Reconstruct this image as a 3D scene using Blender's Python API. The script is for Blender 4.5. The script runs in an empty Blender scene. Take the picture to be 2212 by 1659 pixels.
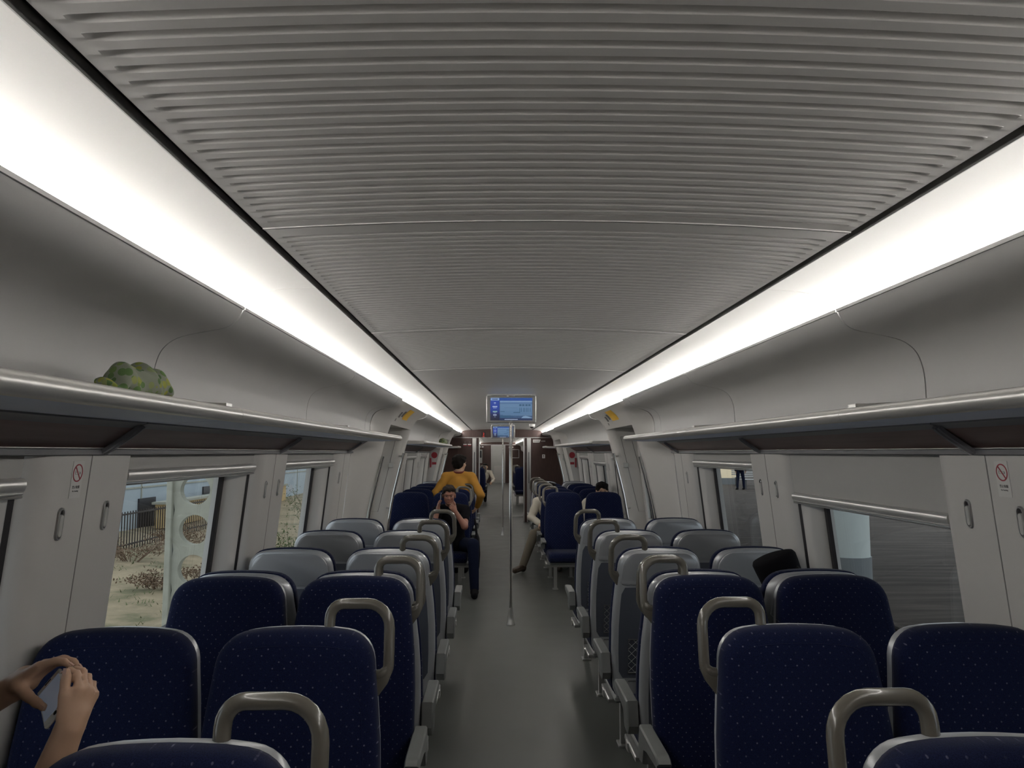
import bpy, math, random
import numpy as np
from mathutils import Vector, Matrix
random.seed(7)
sc = bpy.context.scene
COL = sc.collection
R = math.radians

# ------------------------------------------------------------------ materials
def new_mat(name):
    m = bpy.data.materials.new(name); m.use_nodes = True
    nt = m.node_tree; b = nt.nodes['Principled BSDF']
    return m, nt, b
def mat(name, col, rough=.5, metal=0., spec=.5, var=.06, scale=6., bump=0., bscale=300., emit=None, es=0., coat=0.):
    m, nt, b = new_mat(name)
    tc = nt.nodes.new('ShaderNodeTexCoord')
    n = nt.nodes.new('ShaderNodeTexNoise'); n.inputs['Scale'].default_value = scale; n.inputs['Detail'].default_value = 3
    nt.links.new(tc.outputs['Object'], n.inputs['Vector'])
    mx = nt.nodes.new('ShaderNodeMix'); mx.data_type = 'RGBA'
    c = Vector(col[:3])
    mx.inputs['A'].default_value = (*(c*(1-var)), 1); mx.inputs['B'].default_value = (*[min(1, v) for v in c*(1+var)], 1)
    nt.links.new(n.outputs['Fac'], mx.inputs['Factor']); nt.links.new(mx.outputs['Result'], b.inputs['Base Color'])
    b.inputs['Roughness'].default_value = rough; b.inputs['Metallic'].default_value = metal
    b.inputs['Specular IOR Level'].default_value = spec; b.inputs['Coat Weight'].default_value = coat
    if bump:
        n2 = nt.nodes.new('ShaderNodeTexNoise'); n2.inputs['Scale'].default_value = bscale
        nt.links.new(tc.outputs['Object'], n2.inputs['Vector'])
        bp = nt.nodes.new('ShaderNodeBump'); bp.inputs['Strength'].default_value = bump; bp.inputs['Distance'].default_value = .002
        nt.links.new(n2.outputs['Fac'], bp.inputs['Height']); nt.links.new(bp.outputs['Normal'], b.inputs['Normal'])
    if emit:
        b.inputs['Emission Color'].default_value = (*emit, 1); b.inputs['Emission Strength'].default_value = es
    return m
def nmath(nt, op, a, b=None, c=None):
    n = nt.nodes.new('ShaderNodeMath'); n.operation = op
    for i, v in enumerate((a, b, c)):
        if v is None: continue
        if isinstance(v, (int, float)): n.inputs[i].default_value = v
        else: nt.links.new(v, n.inputs[i])
    return n.outputs[0]
def mixcol(nt, fac, a, b):
    mx = nt.nodes.new('ShaderNodeMix'); mx.data_type = 'RGBA'
    if isinstance(fac, (int, float)): mx.inputs['Factor'].default_value = fac
    else: nt.links.new(fac, mx.inputs['Factor'])
    for k, v in (('A', a), ('B', b)):
        if isinstance(v, tuple): mx.inputs[k].default_value = (*v[:3], 1)
        else: nt.links.new(v, mx.inputs[k])
    return mx.outputs['Result']
def ramp(nt, fac, stops):
    r = nt.nodes.new('ShaderNodeValToRGB'); nt.links.new(fac, r.inputs['Fac'])
    e = r.color_ramp.elements
    while len(e) < len(stops): e.new(.5)
    for k, (p, c) in enumerate(stops):
        e[k].position = p; e[k].color = (*c, 1)
    return r.outputs['Color']

M = {}
M['panel'] = mat('white_panel', (.50, .485, .465), .42, var=.02, bump=.05, bscale=500)
M['bin'] = mat('grey_white_panel', (.43, .425, .42), .45, var=.02, bump=.05, bscale=400)
M['cove'] = mat('white_cove', (.86, .845, .82), .4, var=.01, coat=.4)
M['dark'] = mat('dark_gap', (.03, .028, .028), .8)
M['rubber'] = mat('black_rubber', (.012, .010, .012), .5, bump=.1)
M['wood'] = None
M['alu'] = mat('satin_aluminium', (.55, .55, .54), .28, metal=.85, var=.03)
M['chrome'] = mat('polished_steel', (.72, .71, .69), .16, metal=1., var=.02)
M['railgrey'] = mat('rack_aluminium', (.58, .57, .55), .33, metal=.6, var=.02)
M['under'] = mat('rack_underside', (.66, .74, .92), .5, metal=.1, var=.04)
M['trimd'] = mat('dark_grey_trim', (.085, .085, .092), .5)
M['band'] = mat('grey_strip', (.22, .22, .235), .5)
M['shell'] = mat('silver_grey_shell', (.41, .42, .435), .32, metal=.35, var=.03, bump=.05, bscale=700)
M['slate'] = mat('slate_back_panel', (.075, .083, .105), .5, var=.08)
M['handle'] = mat('taupe_handle', (.115, .105, .088), .24, var=.04, coat=.3)
M['arm'] = mat('grey_armrest', (.16, .165, .16), .45, var=.05, bump=.1)
M['joint'] = mat('panel_joint_grey', (.20, .19, .185), .6)
M['plastic'] = mat('light_grey_plastic', (.42, .42, .40), .4)
M['blind'] = mat('blind_fabric', (.36, .355, .34), .85, var=.02, bump=.2, bscale=900)
M['white'] = mat('white_print', (.75, .74, .72), .6)
M['red'] = mat('red_print', (.30, .018, .03), .5)
M['yellow'] = mat('yellow_print', (.72, .42, .03), .5)
M['black'] = mat('black_print', (.02, .02, .022), .6)
M['greyp'] = mat('grey_print', (.13, .12, .12), .6)
M['tvframe'] = mat('grey_screen_frame', (.24, .235, .23), .4, metal=.3)
M['steel_dark'] = mat('dark_steel', (.12, .12, .12), .4, metal=.6)
M['led'] = mat('led_diffuser', (.8, .8, .8), .5, emit=(1., .97, .92), es=30.)
M['downlight'] = mat('downlight', (.8, .8, .8), .5, emit=(1., .95, .85), es=8.)
def mk_wood():
    m, nt, b = new_mat('brown_laminate')
    tc = nt.nodes.new('ShaderNodeTexCoord'); mp = nt.nodes.new('ShaderNodeMapping')
    mp.inputs['Scale'].default_value = (30, 30, 2.5); nt.links.new(tc.outputs['Object'], mp.inputs['Vector'])
    n = nt.nodes.new('ShaderNodeTexNoise'); n.inputs['Scale'].default_value = 2; n.inputs['Detail'].default_value = 5
    nt.links.new(mp.outputs['Vector'], n.inputs['Vector'])
    c = ramp(nt, n.outputs['Fac'], [(.3, (.036, .016, .013)), (.7, (.060, .028, .022))])
    nt.links.new(c, b.inputs['Base Color']); b.inputs['Roughness'].default_value = .35
    return m
M['wood'] = mk_wood()
def mk_woodh():
    m, nt, b = new_mat('brown_band_laminate')
    tc = nt.nodes.new('ShaderNodeTexCoord'); mp = nt.nodes.new('ShaderNodeMapping')
    mp.inputs['Scale'].default_value = (30, 1.2, 30); nt.links.new(tc.outputs['Object'], mp.inputs['Vector'])
    n = nt.nodes.new('ShaderNodeTexNoise'); n.inputs['Scale'].default_value = 2; n.inputs['Detail'].default_value = 5
    nt.links.new(mp.outputs['Vector'], n.inputs['Vector'])
    c = ramp(nt, n.outputs['Fac'], [(.3, (.17, .105, .095)), (.7, (.23, .145, .13))])
    nt.links.new(c, b.inputs['Base Color']); b.inputs['Roughness'].default_value = .4
    return m
M['woodh'] = mk_woodh()
def mk_fabric():
    m, nt, b = new_mat('navy_dotted_moquette')
    tc = nt.nodes.new('ShaderNodeTexCoord'); sp = nt.nodes.new('ShaderNodeSeparateXYZ')
    nt.links.new(tc.outputs['Object'], sp.inputs[0])
    a = .0238
    def grid(ox, oz, r0, r1):
        u = nmath(nt, 'DIVIDE', nmath(nt, 'ADD', sp.outputs['X'], ox), a*1.41)
        v = nmath(nt, 'DIVIDE', nmath(nt, 'ADD', sp.outputs['Z'], oz), a*1.41)
        fu = nmath(nt, 'SUBTRACT', nmath(nt, 'FRACT', u), .5); fv = nmath(nt, 'SUBTRACT', nmath(nt, 'FRACT', v), .5)
        d = nmath(nt, 'SQRT', nmath(nt, 'ADD', nmath(nt, 'MULTIPLY', fu, fu), nmath(nt, 'MULTIPLY', fv, fv)))
        return nmath(nt, 'SUBTRACT', 1., nmath(nt, 'SMOOTH_MIN', 1., nmath(nt, 'MULTIPLY', nmath(nt, 'MAXIMUM', nmath(nt, 'SUBTRACT', d, r0), 0.), 1./(r1-r0)), .01))
    g = nmath(nt, 'MAXIMUM', nmath(nt, 'MAXIMUM', grid(2, 2, .045, .085), 0), nmath(nt, 'MAXIMUM', grid(2+a*.705, 2+a*.705, .045, .085), 0))
    n = nt.nodes.new('ShaderNodeTexNoise'); n.inputs['Scale'].default_value = 55; nt.links.new(tc.outputs['Object'], n.inputs['Vector'])
    br = nmath(nt, 'MULTIPLY', g, nmath(nt, 'MINIMUM', 1., nmath(nt, 'MAXIMUM', 0.12, nmath(nt, 'MULTIPLY', nmath(nt, 'SUBTRACT', n.outputs['Fac'], .42), 4.5))))
    n2 = nt.nodes.new('ShaderNodeTexNoise'); n2.inputs['Scale'].default_value = 420; nt.links.new(tc.outputs['Object'], n2.inputs['Vector'])
    base = ramp(nt, n2.outputs['Fac'], [(.35, (.0036, .0060, .023)), (.65, (.0078, .0125, .046))])
    c = mixcol(nt, br, base, (.12, .12, .17))
    nt.links.new(c, b.inputs['Base Color']); b.inputs['Roughness'].default_value = .95; b.inputs['Specular IOR Level'].default_value = .12
    b.inputs['Sheen Weight'].default_value = .06
    bp = nt.nodes.new('ShaderNodeBump'); bp.inputs['Strength'].default_value = .3; bp.inputs['Distance'].default_value = .002
    nt.links.new(n2.outputs['Fac'], bp.inputs['Height']); nt.links.new(bp.outputs['Normal'], b.inputs['Normal'])
    return m
M['fabric'] = mk_fabric()
def mk_floor():
    m, nt, b = new_mat('grey_vinyl_floor')
    tc = nt.nodes.new('ShaderNodeTexCoord')
    n = nt.nodes.new('ShaderNodeTexNoise'); n.inputs['Scale'].default_value = 3; n.inputs['Detail'].default_value = 6; nt.links.new(tc.outputs['Object'], n.inputs['Vector'])
    n2 = nt.nodes.new('ShaderNodeTexNoise'); n2.inputs['Scale'].default_value = 350; nt.links.new(tc.outputs['Object'], n2.inputs['Vector'])
    c1 = ramp(nt, n.outputs['Fac'], [(.3, (.066, .070, .064)), (.7, (.090, .094, .086))])
    c2 = mixcol(nt, nmath(nt, 'MULTIPLY', n2.outputs['Fac'], .35), c1, (.16, .16, .15))
    nt.links.new(c2, b.inputs['Base Color'])
    rr = nmath(nt, 'ADD', .26, nmath(nt, 'MULTIPLY', n.outputs['Fac'], .16)); nt.links.new(rr, b.inputs['Roughness'])
    return m
M['floor'] = mk_floor()
PITCH = .0444; SEAM0 = 1.90; PAN = 1.69
def mk_ceiling(holes=True):
    m, nt, b = new_mat('perforated_ceiling' if holes else 'ribbed_ceiling')
    tc = nt.nodes.new('ShaderNodeTexCoord'); sp = nt.nodes.new('ShaderNodeSeparateXYZ'); nt.links.new(tc.outputs['Object'], sp.inputs[0])
    fx = nmath(nt, 'FRACT', nmath(nt, 'DIVIDE', nmath(nt, 'ADD', sp.outputs['X'], 5.), .0162))
    fy = nmath(nt, 'FRACT', nmath(nt, 'DIVIDE', nmath(nt, 'ADD', sp.outputs['Y'], 100*PITCH), PITCH))
    h = nmath(nt, 'MULTIPLY', nmath(nt, 'LESS_THAN', fx, .42), nmath(nt, 'MULTIPLY', nmath(nt, 'GREATER_THAN', fy, .70), nmath(nt, 'LESS_THAN', fy, .80)))
    h = nmath(nt, 'MULTIPLY', h, nmath(nt, 'LESS_THAN', nmath(nt, 'ABSOLUTE', sp.outputs['X']), .655))
    c = mixcol(nt, h if holes else 0., (.74, .72, .70), (.02, .02, .02))
    nt.links.new(c, b.inputs['Base Color']); b.inputs['Roughness'].default_value = .5
    return m
M['ceil'] = mk_ceiling(False); M['ceilh'] = mk_ceiling()
M['ceilflat'] = mat('flat_ceiling_panel', (.76, .745, .73), .45, var=.02)
def mk_glass(name='window_glass', tint=(.92, .95, .95)):
    m = bpy.data.materials.new(name); m.use_nodes = True; nt = m.node_tree; nt.nodes.clear()
    o = nt.nodes.new('ShaderNodeOutputMaterial'); mx = nt.nodes.new('ShaderNodeMixShader')
    t = nt.nodes.new('ShaderNodeBsdfTransparent'); t.inputs[0].default_value = (*tint, 1)
    g = nt.nodes.new('ShaderNodeBsdfGlossy'); g.inputs['Roughness'].default_value = .02
    fr = nt.nodes.new('ShaderNodeLayerWeight'); fr.inputs['Blend'].default_value = .5
    ff = nmath(nt, 'ADD', .025, nmath(nt, 'MULTIPLY', .5, nmath(nt, 'POWER', fr.outputs['Facing'], 5.)))
    nt.links.new(ff, mx.inputs[0]); nt.links.new(t.outputs[0], mx.inputs[1]); nt.links.new(g.outputs[0], mx.inputs[2])
    nt.links.new(mx.outputs[0], o.inputs['Surface'])
    return m
M['glass'] = mk_glass()
M['dimglass'] = mk_glass('tinted_glass', (.45, .47, .47))

# ------------------------------------------------------------------ mesh builder
class MB:
    def __init__(s): s.v = []; s.f = []; s.m = []
    def add(s, v, f, mi=0):
        o = len(s.v); s.v += [tuple(p) for p in v]; s.f += [tuple(i+o for i in q) for q in f]; s.m += [mi]*len(f); return s
    def box(s, x0, x1, y0, y1, z0, z1, mi=0):
        x0, x1 = sorted((x0, x1)); y0, y1 = sorted((y0, y1)); z0, z1 = sorted((z0, z1))
        v = [(x, y, z) for z in (z0, z1) for y in (y0, y1) for x in (x0, x1)]
        return s.add(v, [(0, 2, 3, 1), (4, 5, 7, 6), (0, 1, 5, 4), (2, 6, 7, 3), (0, 4, 6, 2), (1, 3, 7, 5)], mi)
    def bbox(s, x0, x1, y0, y1, z0, z1, b=.005, mi=0):   # chamfered box
        x0, x1 = sorted((x0, x1)); y0, y1 = sorted((y0, y1)); z0, z1 = sorted((z0, z1))
        b = min(b, (x1-x0)*.45, (y1-y0)*.45, (z1-z0)*.45)
        def ring(z, i):
            a0, a1, c0, c1 = x0+i, x1-i, y0+i, y1-i; k = b*.6 if i == 0 else b*.3
            return [(a0+k, c0, z), (a1-k, c0, z), (a1, c0+k, z), (a1, c1-k, z), (a1-k, c1, z), (a0+k, c1, z), (a0, c1-k, z), (a0, c0+k, z)]
        return s.rings([ring(z0, b), ring(z0+b, 0), ring(z1-b, 0), ring(z1, b)], mi=mi)
    def rings(s, rs, closed=True, caps=True, mi=0):
        n = len(rs[0]); v = [p for r in rs for p in r]; f = []
        for i in range(len(rs)-1):
            for j in range(n if closed else n-1):
                k = (j+1) % n; f.append((i*n+j, i*n+k, (i+1)*n+k, (i+1)*n+j))
        if caps and closed:
            f.append(tuple(reversed(range(n)))); f.append(tuple((len(rs)-1)*n+j for j in range(n)))
        return s.add(v, f, mi)
    def tube(s, path, r, n=10, caps=True, mi=0, sq=1.):
        path = [Vector(p) for p in path]; rs = []; up = None
        rad = r if isinstance(r, (list, tuple)) else [r]*len(path)
        for i, p in enumerate(path):
            t = (path[min(i+1, len(path)-1)]-path[max(i-1, 0)]).normalized()
            if up is None:
                up = Vector((0, 0, 1)) if abs(t.z) < .9 else Vector((1, 0, 0))
            a = t.cross(up)
            if a.length < 1e-5: a = t.orthogonal()
            a.normalize(); up = a.cross(t).normalized()
            rs.append([tuple(p+(a*math.cos(2*math.pi*k/n)+up*math.sin(2*math.pi*k/n)*sq)*rad[i]) for k in range(n)])
        return s.rings(rs, caps=caps, mi=mi)
    def ell(s, c, r, n=16, m=10, mi=0):
        rs = []
        for i in range(1, m):
            a = math.pi*i/m
            rs.append([(c[0]+r[0]*math.sin(a)*math.cos(2*math.pi*k/n), c[1]+r[1]*math.sin(a)*math.sin(2*math.pi*k/n), c[2]-r[2]*math.cos(a)) for k in range(n)])
        v = [p for q in rs for p in q]; f = []
        for i in range(m-2):
            for j in range(n): k = (j+1) % n; f.append((i*n+j, i*n+k, (i+1)*n+k, (i+1)*n+j))
        v += [(c[0], c[1], c[2]-r[2]), (c[0], c[1], c[2]+r[2])]; b = len(v)-2
        for j in range(n): k = (j+1) % n; f.append((b, k, j)); f.append((b+1, (m-2)*n+j, (m-2)*n+k))
        return s.add(v, f, mi)
    def build(s, name, mats, parent=None, smooth=35, loc=None):
        me = bpy.data.meshes.new(name); me.from_pydata(s.v, [], s.f)
        for k in (mats if isinstance(mats, (list, tuple)) else [mats]): me.materials.append(k)
        if any(s.m): me.polygons.foreach_set('material_index', s.m)
        if smooth:
            me.polygons.foreach_set('use_smooth', [True]*len(me.polygons)); me.update()
            me.set_sharp_from_angle(angle=R(smooth))
        me.update()
        o = bpy.data.objects.new(name, me); COL.objects.link(o)
        if parent: o.parent = parent
        if loc: o.location = loc
        return o
def tag(o, label=None, cat=None, group=None, kind=None):
    for k, v in (('label', label), ('category', cat), ('group', group), ('kind', kind)):
        if v: o[k] = v
    return o
def empty(name, loc=(0, 0, 0), rz=0):
    o = bpy.data.objects.new(name, None); COL.objects.link(o); o.location = loc; o.rotation_euler = (0, 0, rz); o.empty_display_size = .1
    return o
def children(o): return [c for c in bpy.data.objects if c.parent == o]
def copy_tree(o, parent=None):
    kids = children(o); c = o.copy(); COL.objects.link(c); c.parent = parent
    for ch in kids: copy_tree(ch, c)
    return c
def structure(o): o['kind'] = 'structure'; return o
def offset_poly(pts, t):       # offset an open polyline of (h,z) away from the car interior
    out = []
    for i, p in enumerate(pts):
        a = pts[max(i-1, 0)]; b = pts[min(i+1, len(pts)-1)]
        dx, dz = b[0]-a[0], b[1]-a[1]; l = math.hypot(dx, dz) or 1
        out.append((p[0]+dz/l*t, p[1]-dx/l*t))
    return out
def slab(mb, pts, t, y0, y1, side, mi=0):   # extruded strip with thickness; pts listed from floor upward for walls (interior on the -h side)
    o = offset_poly(pts, t); poly = list(pts)+o[::-1]
    mb.rings([[(side*h, y, z) for h, z in poly] for y in (y0, y1)], mi=mi)
def text_mesh(txt, size, mat_, name, parent=None, matrix=None, thick=.0004):
    cu = bpy.data.curves.new(name, 'FONT'); cu.body = txt; cu.size = size; cu.extrude = thick; cu.align_x = 'CENTER'; cu.align_y = 'CENTER'; cu.resolution_u = 3
    o = bpy.data.objects.new(name, cu); COL.objects.link(o)
    bpy.context.view_layer.update()
    me = bpy.data.meshes.new_from_object(o.evaluated_get(bpy.context.evaluated_depsgraph_get()))
    bpy.data.objects.remove(o); bpy.data.curves.remove(cu)
    me.materials.clear(); me.materials.append(mat_)
    q = bpy.data.objects.new(name, me); COL.objects.link(q); me.name = name
    if matrix is not None: me.transform(matrix)
    if parent: q.parent = parent
    return q

# ------------------------------------------------------------------ signed distance bodies -> one continuous surface
def sdf_mesh(prims, h, k=.02):
    P0 = []
    KS = [p[-1]['k'] if isinstance(p[-1], dict) else k for p in prims]
    prims = [p[:-1] if isinstance(p[-1], dict) else p for p in prims]
    for p in prims:
        if p[0] == 'c':
            a, b = Vector(p[1]), Vector(p[2]); r = max(p[3], p[4]); P0.append((np.minimum(a, b)-r, np.maximum(a, b)+r))
        else:
            c = Vector(p[1]); r = max(p[2]); P0.append((np.array(c)-r, np.array(c)+r))
    lo = np.min([q[0] for q in P0], axis=0)-3*h; hi = np.max([q[1] for q in P0], axis=0)+3*h
    n = np.ceil((hi-lo)/h).astype(int)+1
    D = np.full(n, 1e3, dtype=np.float32); mrg = max(KS)+3*h
    for p, (l, u), k in zip(prims, P0, KS):
        i0 = np.maximum(((l-mrg-lo)/h).astype(int), 0); i1 = np.minimum(((u+mrg-lo)/h).astype(int)+2, n)
        ax = [lo[d]+h*np.arange(i0[d], i1[d]) for d in range(3)]
        X, Y, Z = np.meshgrid(*ax, indexing='ij')
        if p[0] == 'c':
            a = np.array(p[1]); b = np.array(p[2]); ra, rb = p[3], p[4]; ab = b-a; L2 = max(float(ab@ab), 1e-9)
            t = np.clip(((X-a[0])*ab[0]+(Y-a[1])*ab[1]+(Z-a[2])*ab[2])/L2, 0, 1)
            d = np.sqrt((X-a[0]-t*ab[0])**2+(Y-a[1]-t*ab[1])**2+(Z-a[2]-t*ab[2])**2)-(ra+(rb-ra)*t)
        else:
            c = np.array(p[1]); r = np.array(p[2]); Mx = np.array(p[3]) if len(p) > 3 and p[3] is not None else np.eye(3)
            V = np.stack([X-c[0], Y-c[1], Z-c[2]], -1)@Mx    # columns of Mx = local axes
            k0 = np.sqrt(((V/r)**2).sum(-1)); k1 = np.sqrt(((V/r**2)**2).sum(-1))+1e-9
            d = k0*(k0-1)/k1
            d = np.where(k0 < .05, -r.min(), d)
        s = tuple(slice(i0[q], i1[q]) for q in range(3)); E = D[s]
        hh = np.clip(.5+.5*(E-d)/k, 0, 1)
        D[s] = np.where(E > 100, d, E*(1-hh)+d*hh-k*hh*(1-hh))
    I = D < 0
    C = np.zeros(np.array(D.shape)-1, dtype=int)
    def cn(A, i, j, l):
        return A[i:A.shape[0]-1+i, j:A.shape[1]-1+j, l:A.shape[2]-1+l]
    cnt = sum(cn(I, i, j, l).astype(int) for i in (0, 1) for j in (0, 1) for l in (0, 1))
    act = (cnt > 0) & (cnt < 8)
    idx = np.full(act.shape, -1); idx[act] = np.arange(act.sum())
    cells = np.argwhere(act); pos = np.zeros((len(cells), 3)); wt = np.zeros(len(cells))
    cor = [(i, j, l) for i in (0, 1) for j in (0, 1) for l in (0, 1)]
    for a in cor:
        for d in range(3):
            if a[d]: continue
            b = list(a); b[d] = 1
            da = D[cells[:, 0]+a[0], cells[:, 1]+a[1], cells[:, 2]+a[2]]; db = D[cells[:, 0]+b[0], cells[:, 1]+b[1], cells[:, 2]+b[2]]
            ok = (da < 0) != (db < 0); t = np.where(ok, da/np.where(ok, da-db, 1), 0)
            q = np.array(a)[None]+t[:, None]*(np.array(b)-np.array(a))[None]
            pos += np.where(ok[:, None], q, 0); wt += ok
    V = lo+h*(cells+pos/wt[:, None]); F = []
    for d in range(3):
        e1, e2 = (d+1) % 3, (d+2) % 3
        A = np.moveaxis(I, d, 0); fl = A[:-1] != A[1:]; ins = A[:-1]
        fl = np.moveaxis(fl, 0, d); ins = np.moveaxis(ins, 0, d)
        q = np.argwhere(fl)
        for c in q:
            if c[e1] == 0 or c[e2] == 0 or c[e1] >= act.shape[e1] or c[e2] >= act.shape[e2] or c[d] >= act.shape[d]: continue
            def cell(o1, o2):
                z = c.copy(); z[e1] -= o1; z[e2] -= o2; return idx[tuple(z)]
            w = [cell(1, 1), cell(0, 1), cell(0, 0), cell(1, 0)]
            if min(w) < 0: continue
            F.append(tuple(w) if ins[tuple(c)] else tuple(w[::-1]))
    return [tuple(p) for p in V], [tuple(int(i) for i in f) for f in F]
def sdf_obj(name, prims, h, m, parent=None, k=.02, keep=None):
    v, f = sdf_mesh(prims, h, k)
    mb = MB(); mb.add(v, f); o = mb.build(name, m, parent, smooth=80)
    return o
def axes(f, u):           # 3x3 with columns right, forward, up
    f = Vector(f).normalized(); u = Vector(u); u = (u-f*u.dot(f)).normalized(); r = f.cross(u)
    return np.array([[r.x, f.x, u.x], [r.y, f.y, u.y], [r.z, f.z, u.z]])
# ------------------------------------------------------------------ camera
CAM = Vector((-.156, 0, 1.70))
cd = bpy.data.cameras.new('camera'); cam = bpy.data.objects.new('camera', cd); COL.objects.link(cam)
cd.sensor_width = 36; cd.lens = 1700/2212*36; cd.clip_start = .05; cd.clip_end = 300
cam.location = CAM; cam.rotation_euler = (R(90)+math.atan(147.5/1700), 0, -R(1.21)); sc.camera = cam

Y0, Y1 = -1.6, 19.4            # this carriage: from behind the camera to the end partition
N0, N1 = 21.3, 44.0            # the next carriage
def W(z): return 1.43+.11*(1.70-z) if z > .8 else 1.529

# ------------------------------------------------------------------ seats
def outline():
    p = [(-.22, .36), (.22, .36), (.238, .40), (.247, .5), (.252, .62), (.252, .76), (.246, .88), (.236, .98), (.226, 1.06)]
    cx, cz, rx, rz = .118, 1.07, .106, .104
    for i in range(1, 9):
        a = math.pi/2*i/9; p.append((cx+rx*math.cos(a)**.9, cz+rz*math.sin(a)**.9))
    p += [(.10, 1.1775), (.05, 1.180), (0, 1.181)]
    return p+[(-x, z) for x, z in reversed(p[2:-1])]
OUT = outline()
def inset(poly, t):
    n = len(poly); o = []
    for i in range(n):
        a, b = poly[i-1], poly[(i+1) % n]; dx, dz = b[0]-a[0], b[1]-a[1]; l = math.hypot(dx, dz)
        o.append((poly[i][0]-dz/l*t, poly[i][1]+dx/l*t))
    return o
def lean(x, y, z): return (x, y-(1.18-z)*.19, z)
def ring_at(poly, y, t): return [lean(x, y, z) for x, z in inset(poly, t)]
def clip_poly(z0, z1, t):      # rounded panel outline inside the back between two heights
    q = []
    def hw(z):
        if z >= 1.07: return .118+.106*math.sqrt(max(0, 1-((z-1.07)/.104)**2))
        return float(np.interp(z, [.36, .5, .62, .76, .88, .98, 1.06], [.22, .247, .252, .252, .246, .236, .226]))
    z1 = min(z1, 1.181-t); r = .015
    zs = [z0+(z1-z0)*i/14 for i in range(15)]
    right = [(hw(z)-t-(r if i in (0,) else 0), z) for i, z in enumerate(zs)]
    if z1 > 1.1:
        right = [(hw(z)-t, z) for z in zs[:8]]; a0 = zs[7]
        for i in range(1, 9):
            a = math.pi/2*i/9; b = max(1.07, a0); right.append((.118+(.106-t)*math.cos(a), b+(z1-b)*math.sin(a)))
        right = [p for i, p in enumerate(right)]
        right[0] = (right[0][0]-r, right[0][1])
        right.append((.05, z1))
    else: right[-1] = (right[-1][0]-r, z1)
    return right+[(-x, z) for x, z in reversed(right)]
def make_seat(side):           # faces -y; side = +1/-1: the aisle is on that side, 0: seat by the window
    root = empty('train_seat')
    mb = MB(); mb.rings([ring_at(OUT, y, t) for y, t in ((-.006, .012), (-.008, .003), (-.002, 0), (.022, 0), (.033, .003), (.041, .010), (.047, .022))])
    mb.build('back_shell', M['shell'], root, smooth=50)
    mb = MB(); co = [(x, z) for x, z in OUT]
    mb.rings([ring_at(co, y, t) for y, t in ((-.004, .006), (-.010, -.004), (-.026, -.006), (-.050, -.005), (-.066, .001), (-.077, .017), (-.082, .042), (-.085, .075))])
    cu = mb.build('back_cushion', M['fabric'], root, smooth=60)
    mb = MB(); pr = [lean(x, -.0775, z) for x, z in inset(OUT, .036)]; mb.tube([(x, y-.002, z) for x, y, z in pr+[pr[0]]], .0024, 5); mb.build('piping', M['fabric'], cu)
    # rear of the shell: raised head plate above, darker recessed panel and net pocket below
    hp = clip_poly(.985, 1.165, .020); mb = MB()
    mb.rings([[lean(x, y, z) for x, z in (hp if k == 0 else [(u*(1-.012*k), w-(.002*k if w > 1.1 else -.002*k)) for u, w in hp])] for k, y in ((0, .046), (0, .0515), (1, .0545))])
    mb.build('head_plate', M['shell'], root, smooth=50)
    lp = clip_poly(.47, .97, .034); mb = MB(); mb.rings([[lean(x, y, z) for x, z in lp] for y in (.046, .0495)]); mb.build('back_panel', M['slate'], root)
    mb = MB(); x0, x1, z0, z1 = -.165, .165, .50, .685
    q = [lean(x, .056, z) for x, z in ((x0, z0), (x1, z0), (x1, z1), (x0, z1), (x0, z0))]; mb.tube(q, .004, 6)
    q = [lean(x, .060, z) for x, z in ((x0, .455), (x1, .455))]; mb.tube(q, .004, 6)
    pk = mb.build('net_pocket', M['steel_dark'], root)
    mb = MB(); st = .042; n = int((x1-x0+z1-z0)/st)+1
    for i in range(1, n):
        for sgn in (1, -1):
            a = x0+i*st; p, q_ = [a, z0], [a-(z1-z0), z1]
            if p[0] > x1: p = [x1, z0+(p[0]-x1)]
            if q_[0] < x0: q_ = [x0, z1-(x0-q_[0])]
            if p[1] >= z1 or q_[1] <= z0: continue
            if sgn < 0: p[0] = x0+x1-p[0]; q_[0] = x0+x1-q_[0]
            mb.tube([lean(p[0], .0575, p[1]), lean(q_[0], .0575, q_[1])], .0011, 4, caps=False)
    mb.build('net', M['plastic'], pk)
    # seat cushion
    mb = MB()
    def sr(y, w, z0, z1, r=.03):
        p = []
        for cx, cz, a0 in ((w-r, z1-r, 0), (-w+r, z1-r, 90), (-w+r, z0+r, 180), (w-r, z0+r, 270)):
            for k in range(4): a = R(a0+30*k); p.append((cx+r*math.cos(a), y, cz+r*math.sin(a)))
        return p
    mb.rings([sr(-.16, .225, .37, .455), sr(-.18, .238, .36, .47), (sr(-.55, .238, .35, .475)), sr(-.63, .238, .355, .475), sr(-.665, .232, .365, .462), sr(-.685, .215, .385, .44)])
    mb.build('seat_cushion', M['fabric'], root, smooth=60)
    mb = MB(); mb.bbox(-.23, .23, -.62, -.12, .325, .362, .01); mb.build('seat_pan', M['arm'], root)
    mb = MB(); mb.bbox(-.26, .26, -.44, -.38, .275, .325, .006)
    mb.bbox(-.255, -.2, -.50, -.20, .30, .326, .005); mb.bbox(.2, .255, -.50, -.20, .30, .326, .005)
    mb.build('seat_beam', M['alu'], root)
    for sx in (-1, 1):
        mb = MB(); mb.bbox(sx*.14-.02, sx*.14+.02, -.43, -.39, .012, .28, .004); mb.bbox(sx*.14-.035, sx*.14+.035, -.46, -.36, 0, .014, .003)
        mb.build('leg', M['alu'], root)
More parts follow.
